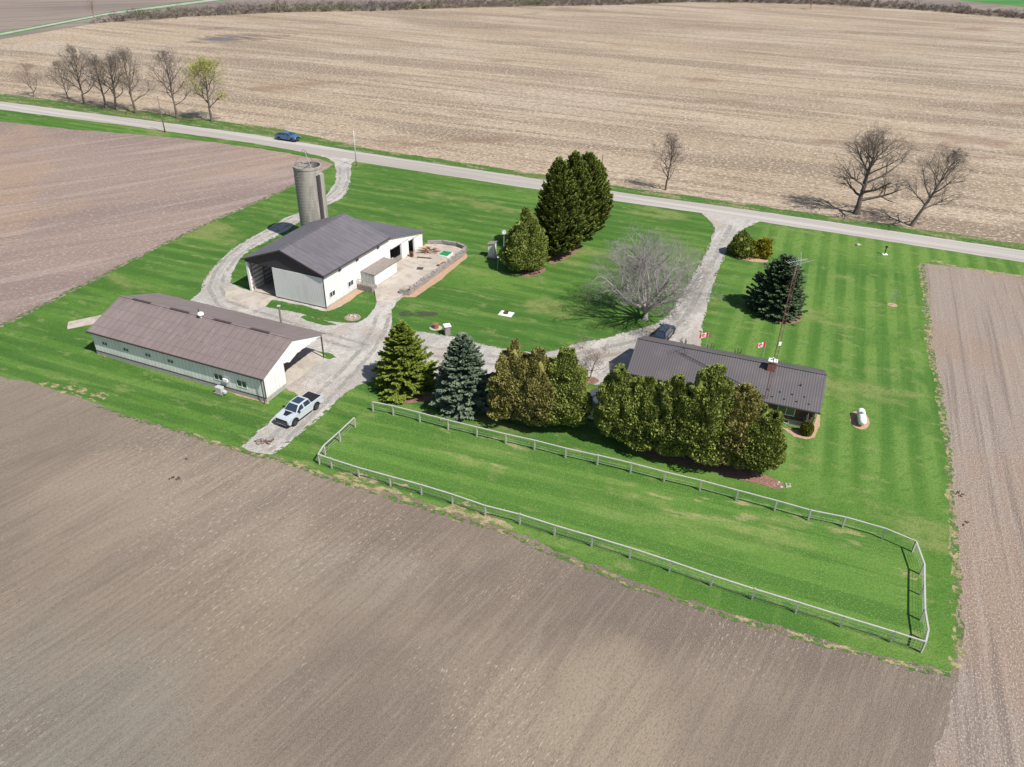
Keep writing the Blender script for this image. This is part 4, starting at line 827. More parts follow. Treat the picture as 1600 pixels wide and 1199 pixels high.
# ------------------------------------------------------------------ poles, mast, small things
def pole(name, label, x, y, ty, r=.14, mat='pole_wood', arm=0, trafo=False, group='utility poles along the road', h=None, cat='pole'):
    h = h or HT(x, y, ty); t_ = thing(name, label, cat, G(x, y), R(ROAD), group)
    MB().tube((0, 0, 0), (0, 0, h), r, r * .7, n=10).build('shaft', mat, t_, smooth=True)
    if arm: MB().box(-arm / 2, -.05, h - .55, arm / 2, .05, h - .43).build('crossarm', mat, t_)
    mb = MB()
    if arm:
        for q in (-arm / 2 + .08, 0, arm / 2 - .08): mb.lathe([(.02, 0), (.05, .04), (.05, .1), (.02, .16)], 8, (q, 0, h - .43 if q else h))
    else: mb.lathe([(.02, 0), (.05, .04), (.05, .1), (.02, .16)], 8, (0, 0, h))
    mb.build('insulator', 'white_paint', t_)
    if trafo:
        MB().lathe([(.01, h - 2.2), (.24, h - 2.2), (.26, h - 1.4), (.2, h - 1.3), (.01, h - 1.28)], 14, (.45, 0, 0)).build('transformer', 'galv', t_, smooth=True)
    return t_
pole('utility_pole', 'slim utility pole on the verge beside the row of bare roadside trees', 258, 207, 150)
pole('utility_pole', 'pale utility pole beside the mouth of the western gravel lane', 557, 260, 204, r=.12, mat='galv')
pole('utility_pole', 'utility pole with grey transformer rising behind the dark conifers', 905, 327, 243, trafo=True)
pole('utility_pole', 'dark utility pole on the far verge just right of the dark conifers', 938, 291, 241)
yp = thing('yard_light', 'wooden yard light pole between the barn and the long shed', 'lamp post', G(441, 514)); hh = HT(441, 514, 479)
MB().tube((0, 0, 0), (0, 0, hh), .14, .12, n=10).build('shaft', 'pole_wood', yp); MB().box(-.2, -.2, hh, .2, .2, hh + .12).build('lamp_housing', 'galv', yp)
for a, (x, y, ty, m_) in enumerate(((787, 393, 363, 'galv'),)):
    t_ = thing('satellite_dish', 'pale satellite dish on a pole beside the rounded cedar', 'satellite dish', G(x, y)); h = HT(x, y, ty)
    MB().tube((0, 0, 0), (0, 0, h), .05, n=8).build('mast', 'galv', t_)
    mb = MB(); mb.M = Matrix.Translation((0, -.1, h)) @ Matrix.Rotation(R(65), 4, 'X'); mb.lathe([(.02, 0), (.2, .03), (.38, .10), (.37, .12), (.2, .05), (.02, .02)], 20); mb.build('dish', 'galv', t_, smooth=True)
t_ = thing('clothes_pole', 'thin leaning metal pole on the lawn below the privy', 'pole', G(777, 422)); MB().tube((0, 0, 0), (.15, 0, 2.3), .04, n=8).build('shaft', 'galv', t_); MB().box(-.05, -.4, 2.26, .35, .4, 2.32).build('crossbar', 'galv', t_)
# antenna mast
ab = G(1189, 655); ah = HT(1189, 655, 418)
mast = thing('antenna_mast', 'tall three-legged lattice antenna mast standing against the house roof', 'antenna mast', ab, R(15))
tri3 = [(.22 * math.cos(R(90 + 120 * k)), .22 * math.sin(R(90 + 120 * k))) for k in range(3)]
for x, y in tri3: MB().tube((x, y, 0), (x, y, ah), .022, n=5).build('leg', 'mast_red', mast)
mb = MB(); z = .1; k = 0
while z < ah - .35:
    for i in range(3):
        p, q = tri3[i], tri3[(i + 1) % 3]; mb.tube((*p, z), (*q, z + .32), .012, n=4, cap=False); mb.tube((*q, z + .32), (*p, z + .64 if z + .64 < ah else ah), .012, n=4, cap=False)
    z += .64
mb.build('lattice', 'mast_red', mast)
mb = MB(); mb.tube((0, 0, ah - 1), (0, 0, ah + 1.3), .025, n=6); mb.tube((-1.2, 0, ah + .6), (1.5, .5, ah + .6), .02, n=5)
for k in range(9): q = -1.1 + k * .31; mb.tube((q, q * .18 + .2 - .75, ah + .62), (q, q * .18 + .2 + .6, ah + .62), .013, n=4)
mb.tube((-.4, 0, ah + .2), (1.3, -.9, ah + 1.1), .02, n=5); mb.tube((.5, 0, ah + .1), (.9, 1.0, ah + 1.2), .02, n=5)
mb.build('aerial', 'galv', mast)
mb = MB(); mb.box(-.15, -.28, 10.0, .15, -.2, 10.45); mb.build('rotor_box', 'white_paint', mast)
# flags
for (x, y, tx, ty, lb) in ((1103, 546, 1103, 519, 'red and white maple leaf flag at the edge of the gravel drive'), (1190, 566, 1190, 534, 'red and white maple leaf flag on the lawn near the antenna mast')):
    t_ = thing('flag', lb, 'flag', G(x, y), R(-165), 'flags on the lawn'); h = HT(x, y, ty)
    MB().tube((0, 0, 0), (0, 0, h), .035, n=8).build('flagpole', 'galv', t_)
    def fx_(u, v): return (u, .10 * math.sin(u * 5) * u + .06 * math.sin(u * 9 + v * 2), h - .75 + v - .18 * u * u * .6)
    W_, H_ = 1.3, .7
    for nm, u0, u1, mt in (('red_band', 0.04, .35, 'flag_red'), ('white_field', .35, .99, 'flag_white'), ('red_band', .99, W_, 'flag_red')):
        mb = MB(); N = 6; vs = []; fs = []
        for i in range(N + 1):
            for j in range(2):
                u = u0 + (u1 - u0) * i / N; p = Vector(fx_(u, j * H_)); vs += [p + Vector((0, -.008, 0)), p + Vector((0, .008, 0))]
        for i in range(N):
            a = i * 4; fs += [(a, a + 4, a + 6, a + 2), (a + 1, a + 3, a + 7, a + 5), (a, a + 1, a + 5, a + 4), (a + 2, a + 6, a + 7, a + 3)]
        fs += [(0, 2, 3, 1), (N * 4, N * 4 + 1, N * 4 + 3, N * 4 + 2)]
        mb.add(vs, fs); mb.build(nm, mt, t_)
    leaf = [(0, .42), (.07, .28), (.15, .31), (.12, .12), (.22, .2), (.25, .13), (.38, .14), (.33, .02), (.37, -.04), (.18, -.18), (.2, -.26), (.02, -.22), (.02, -.4), (-.02, -.4), (-.02, -.22), (-.2, -.26), (-.18, -.18), (-.37, -.04), (-.33, .02), (-.38, .14), (-.25, .13), (-.22, .2), (-.12, .12), (-.15, .31), (-.07, .28)]
    pts = [];
    for u, v in leaf: p = Vector(fx_(.67 + u * .66, .35 + v * .7)); pts.append(p)
    mb = MB(); tri = tessellate_polygon([[Vector((u, v, 0)) for u, v in leaf]]); n_ = len(pts)
    mb.add([p + Vector((0, .03, 0)) for p in pts] + [p - Vector((0, .03, 0)) for p in pts], [tuple(q) for q in tri] + [tuple(n_ + i for i in q) for q in tri] + [(i, (i + 1) % n_, n_ + (i + 1) % n_, n_ + i) for i in range(n_)]); mb.build('maple_leaf', 'flag_red', t_)
# propane tank
tk = thing('propane_tank', 'white horizontal propane tank on a gravel pad in the east lawn', 'propane tank', G(1344, 659), R(74))
mb = MB(); mb.M = Matrix.Translation((0, 0, .72)) @ Matrix.Rotation(R(90), 4, 'Y')
mb.lathe([(.01, -1.45), (.2, -1.42), (.38, -1.3), (.47, -1.1), (.48, -.9), (.48, .9), (.47, 1.1), (.38, 1.3), (.2, 1.42), (.01, 1.45)], 24); mb.build('tank', 'tank_white', tk, smooth=True)
MB().lathe([(.01, 1.15), (.2, 1.15), (.2, 1.36), (.16, 1.4), (.01, 1.4)], 14).build('dome', 'galv', tk)
for s in (-.8, .8): MB().box(s - .08, -.3, 0.04, s + .08, .3, .32).build('foot', 'block', tk)
# small yard items
def stonering(name, label, x, y, r, seed, cat='stone ring'):
    t_ = thing(name, label, cat, G(x, y)); mb = MB(); rr = random.Random(seed)
    n = int(2 * math.pi * r / .28)
    for i in range(n): a = 2 * math.pi * i / n; rock(mb, r * math.cos(a), r * math.sin(a), .03, rr.uniform(.12, .19), rr)
    mb.build('stones', 'stone', t_); return t_
t_ = stonering('flower_bed', 'round stone-edged flower bed on the grass in front of the barn', 551, 497, .95, 1, 'flower bed')
mb = MB(); rr = random.Random(9)
for k in range(12): rock(mb, rr.uniform(-.5, .5), rr.uniform(-.5, .5), .05, rr.uniform(.1, .28), rr)
mb.build('centre_rocks', 'pale_rock', t_)
t_ = thing('fire_pit', 'rusty fire pit on a square white slab in the round lawn', 'fire pit', G(791, 491), R(-20))
MB().box(-1.0, -.75, 0, 1.0, .75, .09).build('slab', 'white_paint', t_, bevel=.02); MB().lathe([(.01, .1), (.3, .1), (.36, .4), (.3, .42), (.26, .15), (.01, .14)], 12).build('bowl', 'wood_rust', t_)
t_ = thing('planter', 'round red brick planter in a stone ring beside the gravel yard', 'planter', G(681, 513)); MB().lathe([(.01, .05), (.42, .05), (.42, .7), (.30, .7), (.28, .6), (.01, .6)], 18).build('brickwork', 'brick_red', t_)
mb = MB(); rr = random.Random(4)
for k in range(16): rock(mb, rr.uniform(-.22, .22), rr.uniform(-.22, .22), .55, rr.uniform(.08, .2), rr)
mb.build('plants', 'mulch', t_)
t_ = thing('stone_pillar', 'grey stone pillar with a flat white cap beside the gravel yard', 'pillar', G(699, 523), R(20)); MB().box(-.35, -.35, 0, .35, .35, 1.35).build('shaft', 'stone', t_); MB().box(-.48, -.48, 1.35, .48, .48, 1.5).build('cap', 'white_paint', t_, bevel=.02)
t_ = thing('garden_ornament', 'slim pinkish garden ornament on the gravel between the two spruces', 'ornament', G(689, 588)); MB().lathe([(.01, 0), (.2, 0), (.16, .1), (.08, .3), (.12, .7), (.2, 1.0), (.14, 1.2), (.1, 1.3), (.13, 1.45), (.01, 1.6)], 12).build('figure', 'pink', t_, smooth=True)
t_ = thing('mailbox_post', 'short dark post with a small base on the lawn near the road', 'post', G(1382, 398)); MB().box(-.45, -.35, 0, .45, .35, .12).build('base', 'white_paint', t_); MB().tube((0, 0, .1), (0, 0, 1.3), .09, n=8).build('post', 'black_plastic', t_); MB().box(-.18, -.12, 1.3, .18, .12, 1.55).build('lamp_head', 'black_plastic', t_)
mb = MB(); rr = random.Random(2); rock(mb, 0, 0, 0, .42, rr); rock(mb, .5, .2, 0, .25, rr); tag(mb.build('boulder', 'pale_rock', None, G(1340, 384)), 'pale flat rock in the grass near the road', 'rock')
mb = MB(); [rock(mb, rr.uniform(-.9, .9), rr.uniform(-.4, .4), 0, rr.uniform(.06, .17), rr) for _ in range(14)]; tag(mb.build('rock_pile', 'pale_rock', None, G(1222, 758)), 'small heap of pale rocks at the tip of the mulch bed', 'rocks')
mb = MB(); [rock(mb, rr.uniform(-.6, .6), rr.uniform(-.25, .25), 0, rr.uniform(.07, .17), rr) for _ in range(10)]; tag(mb.build('rock_pile', 'clod', None, G(272, 748)), 'dark clump of clods lying in the near brown field', 'clods')
mb = MB(); [rock(mb, rr.uniform(-.25, .25), rr.uniform(-.15, .15), 0, rr.uniform(.06, .13), rr) for _ in range(5)]; tag(mb.build('rock_pile', 'clod', None, G(291, 717)), 'tiny dark clod in the near field below the long shed', 'clod')
for k, (x, y) in enumerate(((1497, 770), (1504, 773), (1508, 818))):
    mb = MB(); [rock(mb, rr.uniform(-.5, .5), rr.uniform(-.12, .12), 0, rr.uniform(.05, .11), rr) for _ in range(9)]; tag(mb.build('rock_pile', 'clod', None, G(x, y), .6), ('dark streak of clods at the edge of the east field', 'second dark streak of clods just right of the first', 'small dark clod lowest at the edge of the east field')[k], 'clods')
t_ = thing('scrap_pile', 'rusty red scrap heap at the end of the gravel drive', 'scrap heap', G(414, 691, .04), .2)
rr = random.Random(12)
for nm, mt in (('scrap', 'wood_rust'), ('bricks', 'wood_grey')):
    mb = MB()
    for k in range(9):
        mb.M = Matrix.Translation((rr.uniform(-.8, .8), rr.uniform(-.4, .4), rr.uniform(0, .1))) @ Matrix.Rotation(rr.uniform(0, 3), 4, 'Z') @ Matrix.Rotation(rr.uniform(-.4, .4), 4, 'X'); L_ = rr.uniform(.12, .45); mb.box(-L_, -.08, 0, L_, .08, .09)
    mb.build(nm, mt, t_)

# ------------------------------------------------------------------ vegetation
def cards(Cn, U, Vv):
    """quads centred at Cn spanned by half vectors U, Vv"""
    V = np.stack([Cn - U - Vv, Cn + U - Vv, Cn + U + Vv, Cn - U + Vv], 1).reshape(-1, 3)
    return V, np.arange(len(V)).reshape(-1, 4)
def nrm(a): return a / np.maximum(np.linalg.norm(a, axis=1, keepdims=True), 1e-9)
def lump(P, rg, f=1.0, k=7):
    s = np.zeros(len(P))
    for i in range(k):
        d = rg.normal(size=3) * f; s += np.sin(P @ d + rg.uniform(0, 6.28))
    return s / k
def tree(name, label, cat, loc, group, crown, trunkmb, bark='bark_dark', rz=0):
    t_ = thing(name, label, cat, loc, rz, group); trunkmb.build('trunk', bark, t_, smooth=True)
    for nm, (V, Fq), mt in crown: rawmesh(nm, V, Fq, mt, t_)
    return t_
def spruce(label, x, y, ty, rad, mat, seed, name='spruce_tree', cat='spruce', group='spruces in the yard', up=0.0, power=.85, dens=1.0, h=None, size=1.0, bare=.5):
    rg = np.random.default_rng(seed); h = h or HT(x, y, ty); nb = int(230 * dens * (h / 10) ** 1.0 * 1.5)
    tt = rg.uniform(0, 1, nb) ** 1.15; z0 = bare + (h - bare) * tt * .985; ang = rg.uniform(0, 6.283, nb)
    Lb = rad * np.maximum((1 - tt), .03) ** power * rg.uniform(.72, 1.12, nb) * (1 + .12 * np.sin(ang * 3 + seed))
    Lb = np.where(tt < .08, Lb * .85, Lb)
    ns = np.maximum(4, (Lb / .17).astype(int)); ib = np.repeat(np.arange(nb), ns); s = np.concatenate([np.linspace(.18, 1, k) for k in ns])
    slope = (-.22 + .75 * tt + up)[ib]; L = Lb[ib]
    dr = np.stack([np.cos(ang[ib]), np.sin(ang[ib]), slope - .25 * s + .35 * s * s], 1)
    base = np.stack([np.zeros(len(ib)), np.zeros(len(ib)), z0[ib]], 1)
    P = base + dr * (L * s)[:, None]
    out = []; 
    side = np.stack([-np.sin(ang[ib]), np.cos(ang[ib]), np.zeros(len(ib))], 1)
    for sg in (-1, 1, 0):
        w_ = (.42 - .30 * s) * np.minimum(L, 2.4) * .55 * rg.uniform(.6, 1.2, len(ib)) * abs(sg) + .02
        dirn = nrm(nrm(dr) * .9 + side * sg * .9 + rg.normal(0, .12, P.shape)); ln = (np.maximum(w_, .16) * .5 + .05) * size
        Cn = P + dirn * ln[:, None] + rg.normal(0, .04, P.shape) + np.array([0, 0, -.03])
        up_ = nrm(np.cross(dirn, side * 1.0 + rg.normal(0, .5, P.shape))); wv = nrm(np.cross(dirn, up_ + rg.normal(0, .5, P.shape)))
        V, _ = cards(Cn, dirn * ln[:, None], wv * (.055 + .05 * rg.random(len(ib)))[:, None] * size); out.append(V)
        wv2 = nrm(np.cross(dirn, wv)); V, _ = cards(Cn, dirn * ln[:, None], wv2 * (.05 * size)); out.append(V)
    V = np.concatenate(out); Fq = np.arange(len(V)).reshape(-1, 4)
    tm = MB(); tm.tube((0, 0, 0), (0, 0, h * .97), .05 + h * .016, .02, n=8)
    return tree(name, label, cat, G(x, y), group, [('crown', (V, Fq), mat)], tm)
def blob(label, x, y, ty, rad, mat, seed, name='cedar_tree', cat='cedar', group=None, h=None, lobes=5, base=.28, top=.72, N=56000, size=.09, loc=None, zb=1.1, rady=None, bark='bark_dark', lumpy=1.0):
    """dense cedar crown: several upright lobes covered with small upright sprays"""
    rg = np.random.default_rng(seed); h = h or HT(x, y, ty); rady = rady or rad; lo = []
    lo.append((0, 0, rad * .72, h, zb))
    for k in range(lobes):
        a = 6.283 * k / lobes + rg.uniform(-.4, .4); d = rad * rg.uniform(.3, .5); lo.append((d * math.cos(a), d * math.sin(a) * rady / rad, rad * rg.uniform(.45, .65), h * rg.uniform(.55, .95), zb + rg.uniform(0, .4)))
    Pn = []; Nn = []
    tot = sum(l[2] * l[3] for l in lo)
    for (cx, cy, r, hh, z0) in lo:
        n = int(N * r * hh / tot); t = rg.uniform(0, 1, n) ** .9; a = rg.uniform(0, 6.283, n)
        prof = np.where(t < base, .72 + .28 * np.sin(t / base * 1.57), np.cos((t - base) / (1 - base) * 1.5) ** top)
        q = rg.uniform(.80, 1.0, n) ** .8
        P = np.stack([cx + np.cos(a) * r * prof * q, cy + np.sin(a) * r * prof * q, z0 + (hh - z0) * t], 1)
        Nm = np.stack([np.cos(a), np.sin(a), .25 + 1.1 * (t > base) * (t - base)], 1); lp = lump(P, rg, 1.1) + .8 * lump(P, rg, 2.4) + .35 * lump(P, rg, 5)
        P = P + nrm(Nm) * (lp * .95 * lumpy * min(1, r / 1.5))[:, None]; Pn.append(P); Nn.append(nrm(Nm))
    P = np.concatenate(Pn); Nm = np.concatenate(Nn)
    # drop sprays buried inside another lobe
    keep = np.ones(len(P), bool)
    for (cx, cy, r, hh, z0) in lo:
        t = np.clip((P[:, 2] - z0) / (hh - z0), 0, 1); prof = np.where(t < base, .72 + .28 * np.sin(t / base * 1.57), np.cos((t - base) / (1 - base) * 1.5).clip(0) ** top)
        keep &= ~((np.hypot(P[:, 0] - cx, P[:, 1] - cy) < r * prof * .55) & (P[:, 2] > z0) & (P[:, 2] < hh * .95))
    P = P[keep]; Nm = Nm[keep]; n = len(P)
    d1 = nrm(Nm * .8 + np.array([0, 0, .55]) + rg.normal(0, .45, P.shape)); d2 = nrm(np.cross(d1, rg.normal(size=P.shape)))
    s = size * rg.uniform(.6, 1.5, n)[:, None]
    V, Fq = cards(P, d1 * s * 1.25, d2 * s * .62)
    # inner foliage mass keeps the crown opaque
    tm = MB(); tm.tube((0, 0, 0), (0, 0, h * .8), .06 + rad * .05, .03, n=8)
    if bark == 'bark_dark':
        for k in range(5): a = k * 1.3 + seed; tm.tube((.1 * math.cos(a), .1 * math.sin(a), 0), (rad * .45 * math.cos(a), rad * .45 * math.sin(a), 2.6), .09, .05, n=6)
    t_ = thing(name, label, cat, loc if loc is not None else G(x, y), 0, group); tm.build('trunk', bark, t_)
    Vi = []; Fi = []; 
    for (cx, cy, r, hh, z0) in lo:
        nn = 14; o_ = len(Vi)
        for k in range(10):
            t = k / 9; pr = (.72 + .28 * math.sin(t / base * 1.57)) if t < base else max(math.cos((t - base) / (1 - base) * 1.5), 0) ** top
            for i in range(nn): a = 6.283 * i / nn; Vi.append((cx + math.cos(a) * r * pr * .6, cy + math.sin(a) * r * pr * .6, z0 + .1 + (hh * .95 - z0) * t))
        for k in range(9):
            for i in range(nn): Fi.append((o_ + k * nn + i, o_ + k * nn + (i + 1) % nn, o_ + (k + 1) * nn + (i + 1) % nn, o_ + (k + 1) * nn + i))
    Vi = np.array(Vi); V = np.concatenate([V, Vi]); Fq = np.concatenate([Fq, np.array(Fi) + len(V) - len(Vi)])
    rawmesh('crown', V, Fq, mat, t_); return t_

def tubes(segs, ns):
    """segs (p0,p1,r0,r1) arrays -> open prisms with ns sides"""
    p0 = np.array([s[0] for s in segs]); p1 = np.array([s[1] for s in segs]); r0 = np.array([s[2] for s in segs]); r1 = np.array([s[3] for s in segs])
    d = nrm(p1 - p0); ref = np.where(np.abs(d[:, 2:3]) < .9, np.array([[0, 0, 1.]]), np.array([[1., 0, 0]])); a = nrm(np.cross(d, ref)); b = np.cross(d, a); V = []; 
    for r, p in ((r0, p0), (r1, p1)):
        for i in range(ns): t = 2 * math.pi * i / ns; V.append(p + (a * math.cos(t) + b * math.sin(t)) * r[:, None])
    V = np.stack(V, 1).reshape(-1, 3); n = len(segs); o = np.arange(n)[:, None] * (2 * ns)
    F_ = np.concatenate([o + np.array([[i, (i + 1) % ns, ns + (i + 1) % ns, ns + i]]) for i in range(ns)]); return V, F_
def bare(label, x, y, ty, spread, seed, mat='bark', twig=None, limbs=7, lv=(7, 6, 5), trunkf=.28, lean=(0, 0), name='bare_tree', cat='tree', group='bare roadside trees', h=None, tr=None, leaves=None, thin=1.0, wide=.6, multi=1, upt=.25, leaf_n=0, domed=False, leader=False, low=.24, ang=.9):
    rg = random.Random(seed); h = h or HT(x, y, ty); A = [[], [], [], [], []]; tips = []
    tr = tr or h * .022
    def V3(a): return np.array(a, float)
    def branch(p, d, L, r, lev, maxlev):
        nseg = (5, 5, 4, 3, 2)[lev]; pts = [p]; cur = V3(p); dd = V3(d)
        for k in range(nseg):
            dd = dd + V3([rg.gauss(0, .16), rg.gauss(0, .16), rg.gauss(0, .10) + (upt * .35 if lev > 0 else 0)]); dd /= np.linalg.norm(dd); nx = cur + dd * L / nseg
            ra_, rb_ = r * (1 - .75 * k / nseg), r * (1 - .75 * (k + 1) / nseg); A[lev].append((cur, nx, max(ra_, .008), max(rb_, .006))); cur = nx; pts.append(cur)
        if lev < maxlev:
            nch = lv[lev - 1] if lev >= 1 else limbs
            for c in range(nch):
                f = rg.uniform(.3, 1.0) if lev else rg.uniform(.75, 1); idx = f * nseg; i = min(int(idx), nseg - 1); q = pts[i] + (pts[i + 1] - pts[i]) * (idx - i)
                e = V3([rg.gauss(0, 1), rg.gauss(0, 1), rg.gauss(0, .6)]); e -= dd * (e @ dd); e /= np.linalg.norm(e) + 1e-9
                ndir = dd * rg.uniform(.5, 1.0) + e * rg.uniform(.55, 1.0); ndir /= np.linalg.norm(ndir)
                branch(q, ndir, L * rg.uniform(.42, .68) * (1.1 - .35 * f), max(r * (1 - .75 * f) * .62, .008), lev + 1, maxlev)
        if lev >= maxlev - 1: tips.append(cur)
    if leader:
        th = V3([lean[0] / h, lean[1] / h, 1]); th /= np.linalg.norm(th); n = 12; cur = V3([0, 0, 0]); TP = [cur]
        for k in range(n):
            nx = cur + th * h * .93 / n + V3([rg.gauss(0, .10), rg.gauss(0, .10), 0]) * (k > 1); f = k / n
            A[0 if k < 4 else 1].append((cur, nx, tr * (1.3 if k == 0 else 1.0 - .85 * f), tr * (1 - .85 * (k + 1) / n))); cur = nx; TP.append(cur)
        for c in range(limbs):
            f = low + (.97 - low) * (c / (limbs - 1)) ** .85; idx = f * n * .999; i = int(idx); q = TP[i] + (TP[i + 1] - TP[i]) * (idx - i)
            a = 2.4 * c + rg.uniform(-.5, .5); g = (f - low) / (1 - low); env = math.sin(math.pi * min(1, .22 + .78 * g) ** .8) ** .6 if g < .98 else .3
            tilt = ang * (1.15 - .55 * g) * rg.uniform(.8, 1.2); d = V3([math.cos(a) * math.sin(tilt), math.sin(a) * math.sin(tilt), math.cos(tilt)]); L = spread * 1.15 * max(env, .35) * rg.uniform(.8, 1.15)
            branch(q, d, L, max(tr * (1 - .85 * f) * rg.uniform(.5, .75), .03), 1, 4)
        trunkf = low
    for mt_ in range(multi if not leader else 0):
        th = V3([lean[0] / h + (rg.uniform(-.15, .15) if multi > 1 else 0), lean[1] / h, 1]); th /= np.linalg.norm(th); p = V3([rg.uniform(-.2, .2) * (multi > 1), 0, 0]); n = 4; cur = p
        for k in range(n):
            nx = cur + th * h * trunkf / n + V3([rg.gauss(0, .04), rg.gauss(0, .04), 0]); A[0].append((cur, nx, tr * (1.25 if k == 0 else 1) * (1 - .1 * k), tr * (1 - .1 * (k + 1)))); cur = nx
        for c in range(limbs):
            a = 6.283 * c / limbs + rg.uniform(-.4, .4); sp_ = (wide * rg.uniform(.55, 1.2)) if c else .05
            d = V3([math.cos(a) * sp_ + th[0] * .8, math.sin(a) * sp_, 1]); d /= np.linalg.norm(d); L = (h * (1 - trunkf)) * rg.uniform(.62, .80) * (1.12 if not c else 1) * (1 if c else 1)
            branch(cur - th * rg.uniform(0, .35) * h * trunkf * (1 if c else 0), d, L, tr * rg.uniform(.38, .62) * (1.4 if not c else 1), 1, 4)
    t_ = thing(name, label, cat, G(x, y), 0, group)
    # scale crown to wanted spread
    allx = np.array([s[1] for L_ in A for s in L_]); mx = np.percentile(np.hypot(allx[:, 0] - lean[0] * .5, allx[:, 1]), 97); sxy = spread / mx; zf = h / np.percentile(allx[:, 2], 99.7)
    def fix(V):
        V = V.copy(); k = np.clip(V[:, 2] / (h * trunkf), 0, 1)[:, None]; V[:, :2] *= (1 + (sxy - 1) * k); V[:, 2] *= zf
        if domed:
            q = np.hypot(V[:, 0], V[:, 1]) / spread; cap = h * np.sqrt(np.clip(1.02 - .62 * q * q, .05, 1)); V[:, 2] = np.where(V[:, 2] > cap * .8, cap * .8 + (V[:, 2] - cap * .8) * .35, V[:, 2])
        return V
    V, Fq = tubes(A[0], 9); rawmesh('trunk', fix(V), Fq, mat, t_, smooth=True)
    Vs = []; Fs = []; o_ = 0
    for L_, ns in ((A[1], 6), (A[2], 4), (A[3], 3), (A[4], 3)):
        if L_:
            V, Fq = tubes([(a, b, c * thin, d * thin) for a, b, c, d in L_], ns); Vs.append(V); Fs.append(Fq + o_); o_ += len(V)
    rawmesh('crown', fix(np.concatenate(Vs)), np.concatenate(Fs), twig or mat, t_)
    if leaves:
        rgn = np.random.default_rng(seed); T = fix(np.array(tips)); T = T[T[:, 2] > h * .35]; P = np.repeat(T, leaf_n, 0) + rgn.normal(0, .32, (len(T) * leaf_n, 3)); U = nrm(rgn.normal(size=P.shape)); W_ = nrm(np.cross(U, rgn.normal(size=P.shape)))
        V, Fq = cards(P, U * .07, W_ * .06); rawmesh('leaves', V, Fq, leaves, t_)
    return t_

# conifers along the paddock
spruce('bushy yellow green spruce at the left end of the row above the paddock', 633, 604, 511, 4.3, 'spruce_green', 1, dens=1.35, size=1.15, h=8.9)
spruce('blue green spruce second from left in the row above the paddock', 724, 634, 524, 4.0, 'spruce_blue', 2, dens=1.6, size=1.15, power=.7, h=9.6)
cg = 'cedars between the house and the paddock'
blob('tall cedar with a brownish crown right of the blue green spruce', 800, 656, 527, 2.8, 'thuja_brown', 3, group=cg, top=.95, h=10.5, lobes=6)
blob('brownish cedar leaning on the one left of it, above the fence', 838, 664, 542, 2.6, 'thuja_brown', 4, group=cg, top=.8, h=9.5, lobes=6)
blob('rounded green cedar just left of the little garden shed', 879, 663, 550, 3.0, 'thuja', 5, group=cg, h=9.4, lobes=6)
blob('broad green cedar just right of the little garden shed', 960, 684, 580, 3.0, 'thuja', 6, group=cg, h=8.8, lobes=6)
blob('green cedar second to the right of the garden shed', 1000, 697, 586, 2.8, 'thuja', 7, group=cg, h=9.0, lobes=6)
blob('green cedar under the left half of the house roof', 1044, 709, 587, 3.0, 'thuja', 8, group=cg, h=9.6, lobes=6)
blob('tallest cedar of the group, its tip overlapping the middle of the house roof', 1094, 718, 566, 3.3, 'thuja', 9, group=cg, top=.8, N=50000, h=11.6, lobes=7)
blob('cedar with mixed brown green crown left of the antenna mast', 1140, 727, 598, 3.0, 'thuja_brown', 10, group=cg, h=10.0, lobes=6)
blob('low rounded cedar at the right end of the row beside the mulch tip', 1174, 736, 640, 2.8, 'thuja', 11, group=cg, zb=1.5, h=8.2, lobes=6)
# cluster by the road
rgp = 'dark conifers near the road'
blob('rounded golden green cedar beside the privy', 819, 421, 331, 3.9, 'thuja', 20, lobes=8, N=52000, group=None, top=1.0, base=.2, h=9.9, zb=.7)
spruce('tall dark spruce directly behind the golden cedar', 866, 400, 254, 4.6, 'juniper', 21, group=rgp, up=.6, power=.7, dens=1.6, size=1.2, h=16.2)
spruce('tallest dark spruce in the middle of the roadside cluster', 890, 386, 248, 4.6, 'juniper', 22, group=rgp, up=.7, power=.68, dens=1.6, size=1.2, h=16.0)
spruce('dark spruce at the right side of the roadside cluster', 912, 370, 260, 4.4, 'juniper', 23, group=rgp, up=.7, power=.66, dens=1.6, size=1.2, h=14.6)
spruce('lowest dark spruce at the far right of the roadside cluster', 926, 352, 278, 3.9, 'juniper', 24, group=rgp, up=.7, power=.75, dens=1.4, size=1.2, h=11.8)
spruce('dark blue spruce on a mulch ring in the east lawn', 1211, 487, 406, 4.4, 'spruce_dark', 25, dens=1.8, size=1.25, power=.62, h=8.7)
blob('dark green shrub at the corner of the drive and the road', 1158, 398, 361, 2.4, 'juniper', 30, name='shrub', cat='shrub', lobes=6, zb=.1, N=12000, h=4.0)
blob('yellow green shrub touching the dark shrub by the drive', 1187, 401, 373, 1.9, 'bush_yellow', 31, name='shrub', cat='shrub', lobes=5, zb=.1, N=9000, size=.12, h=3.0)
blob('clipped round green bush at the near corner of the house', 1259, 679, 661, 1.0, 'bush_green', 32, name='shrub', cat='shrub', lobes=0, zb=.05, N=9000, size=.05, base=.45, top=.5, h=1.7, lumpy=.15)
for i, a in enumerate((-10.5, -14.0, -17.5)):
    lc = HF.W(a, 11.4); blob(('low shrub behind the house wall nearest the antenna mast', 'low shrub behind the middle of the house', 'low shrub behind the house nearest the drive')[i], 0, 0, 0, 1.0, 'bush_green', 40 + i, name='shrub', cat='shrub', lobes=2, zb=.05, N=4000, size=.07, h=1.1, loc=lc, lumpy=.2)
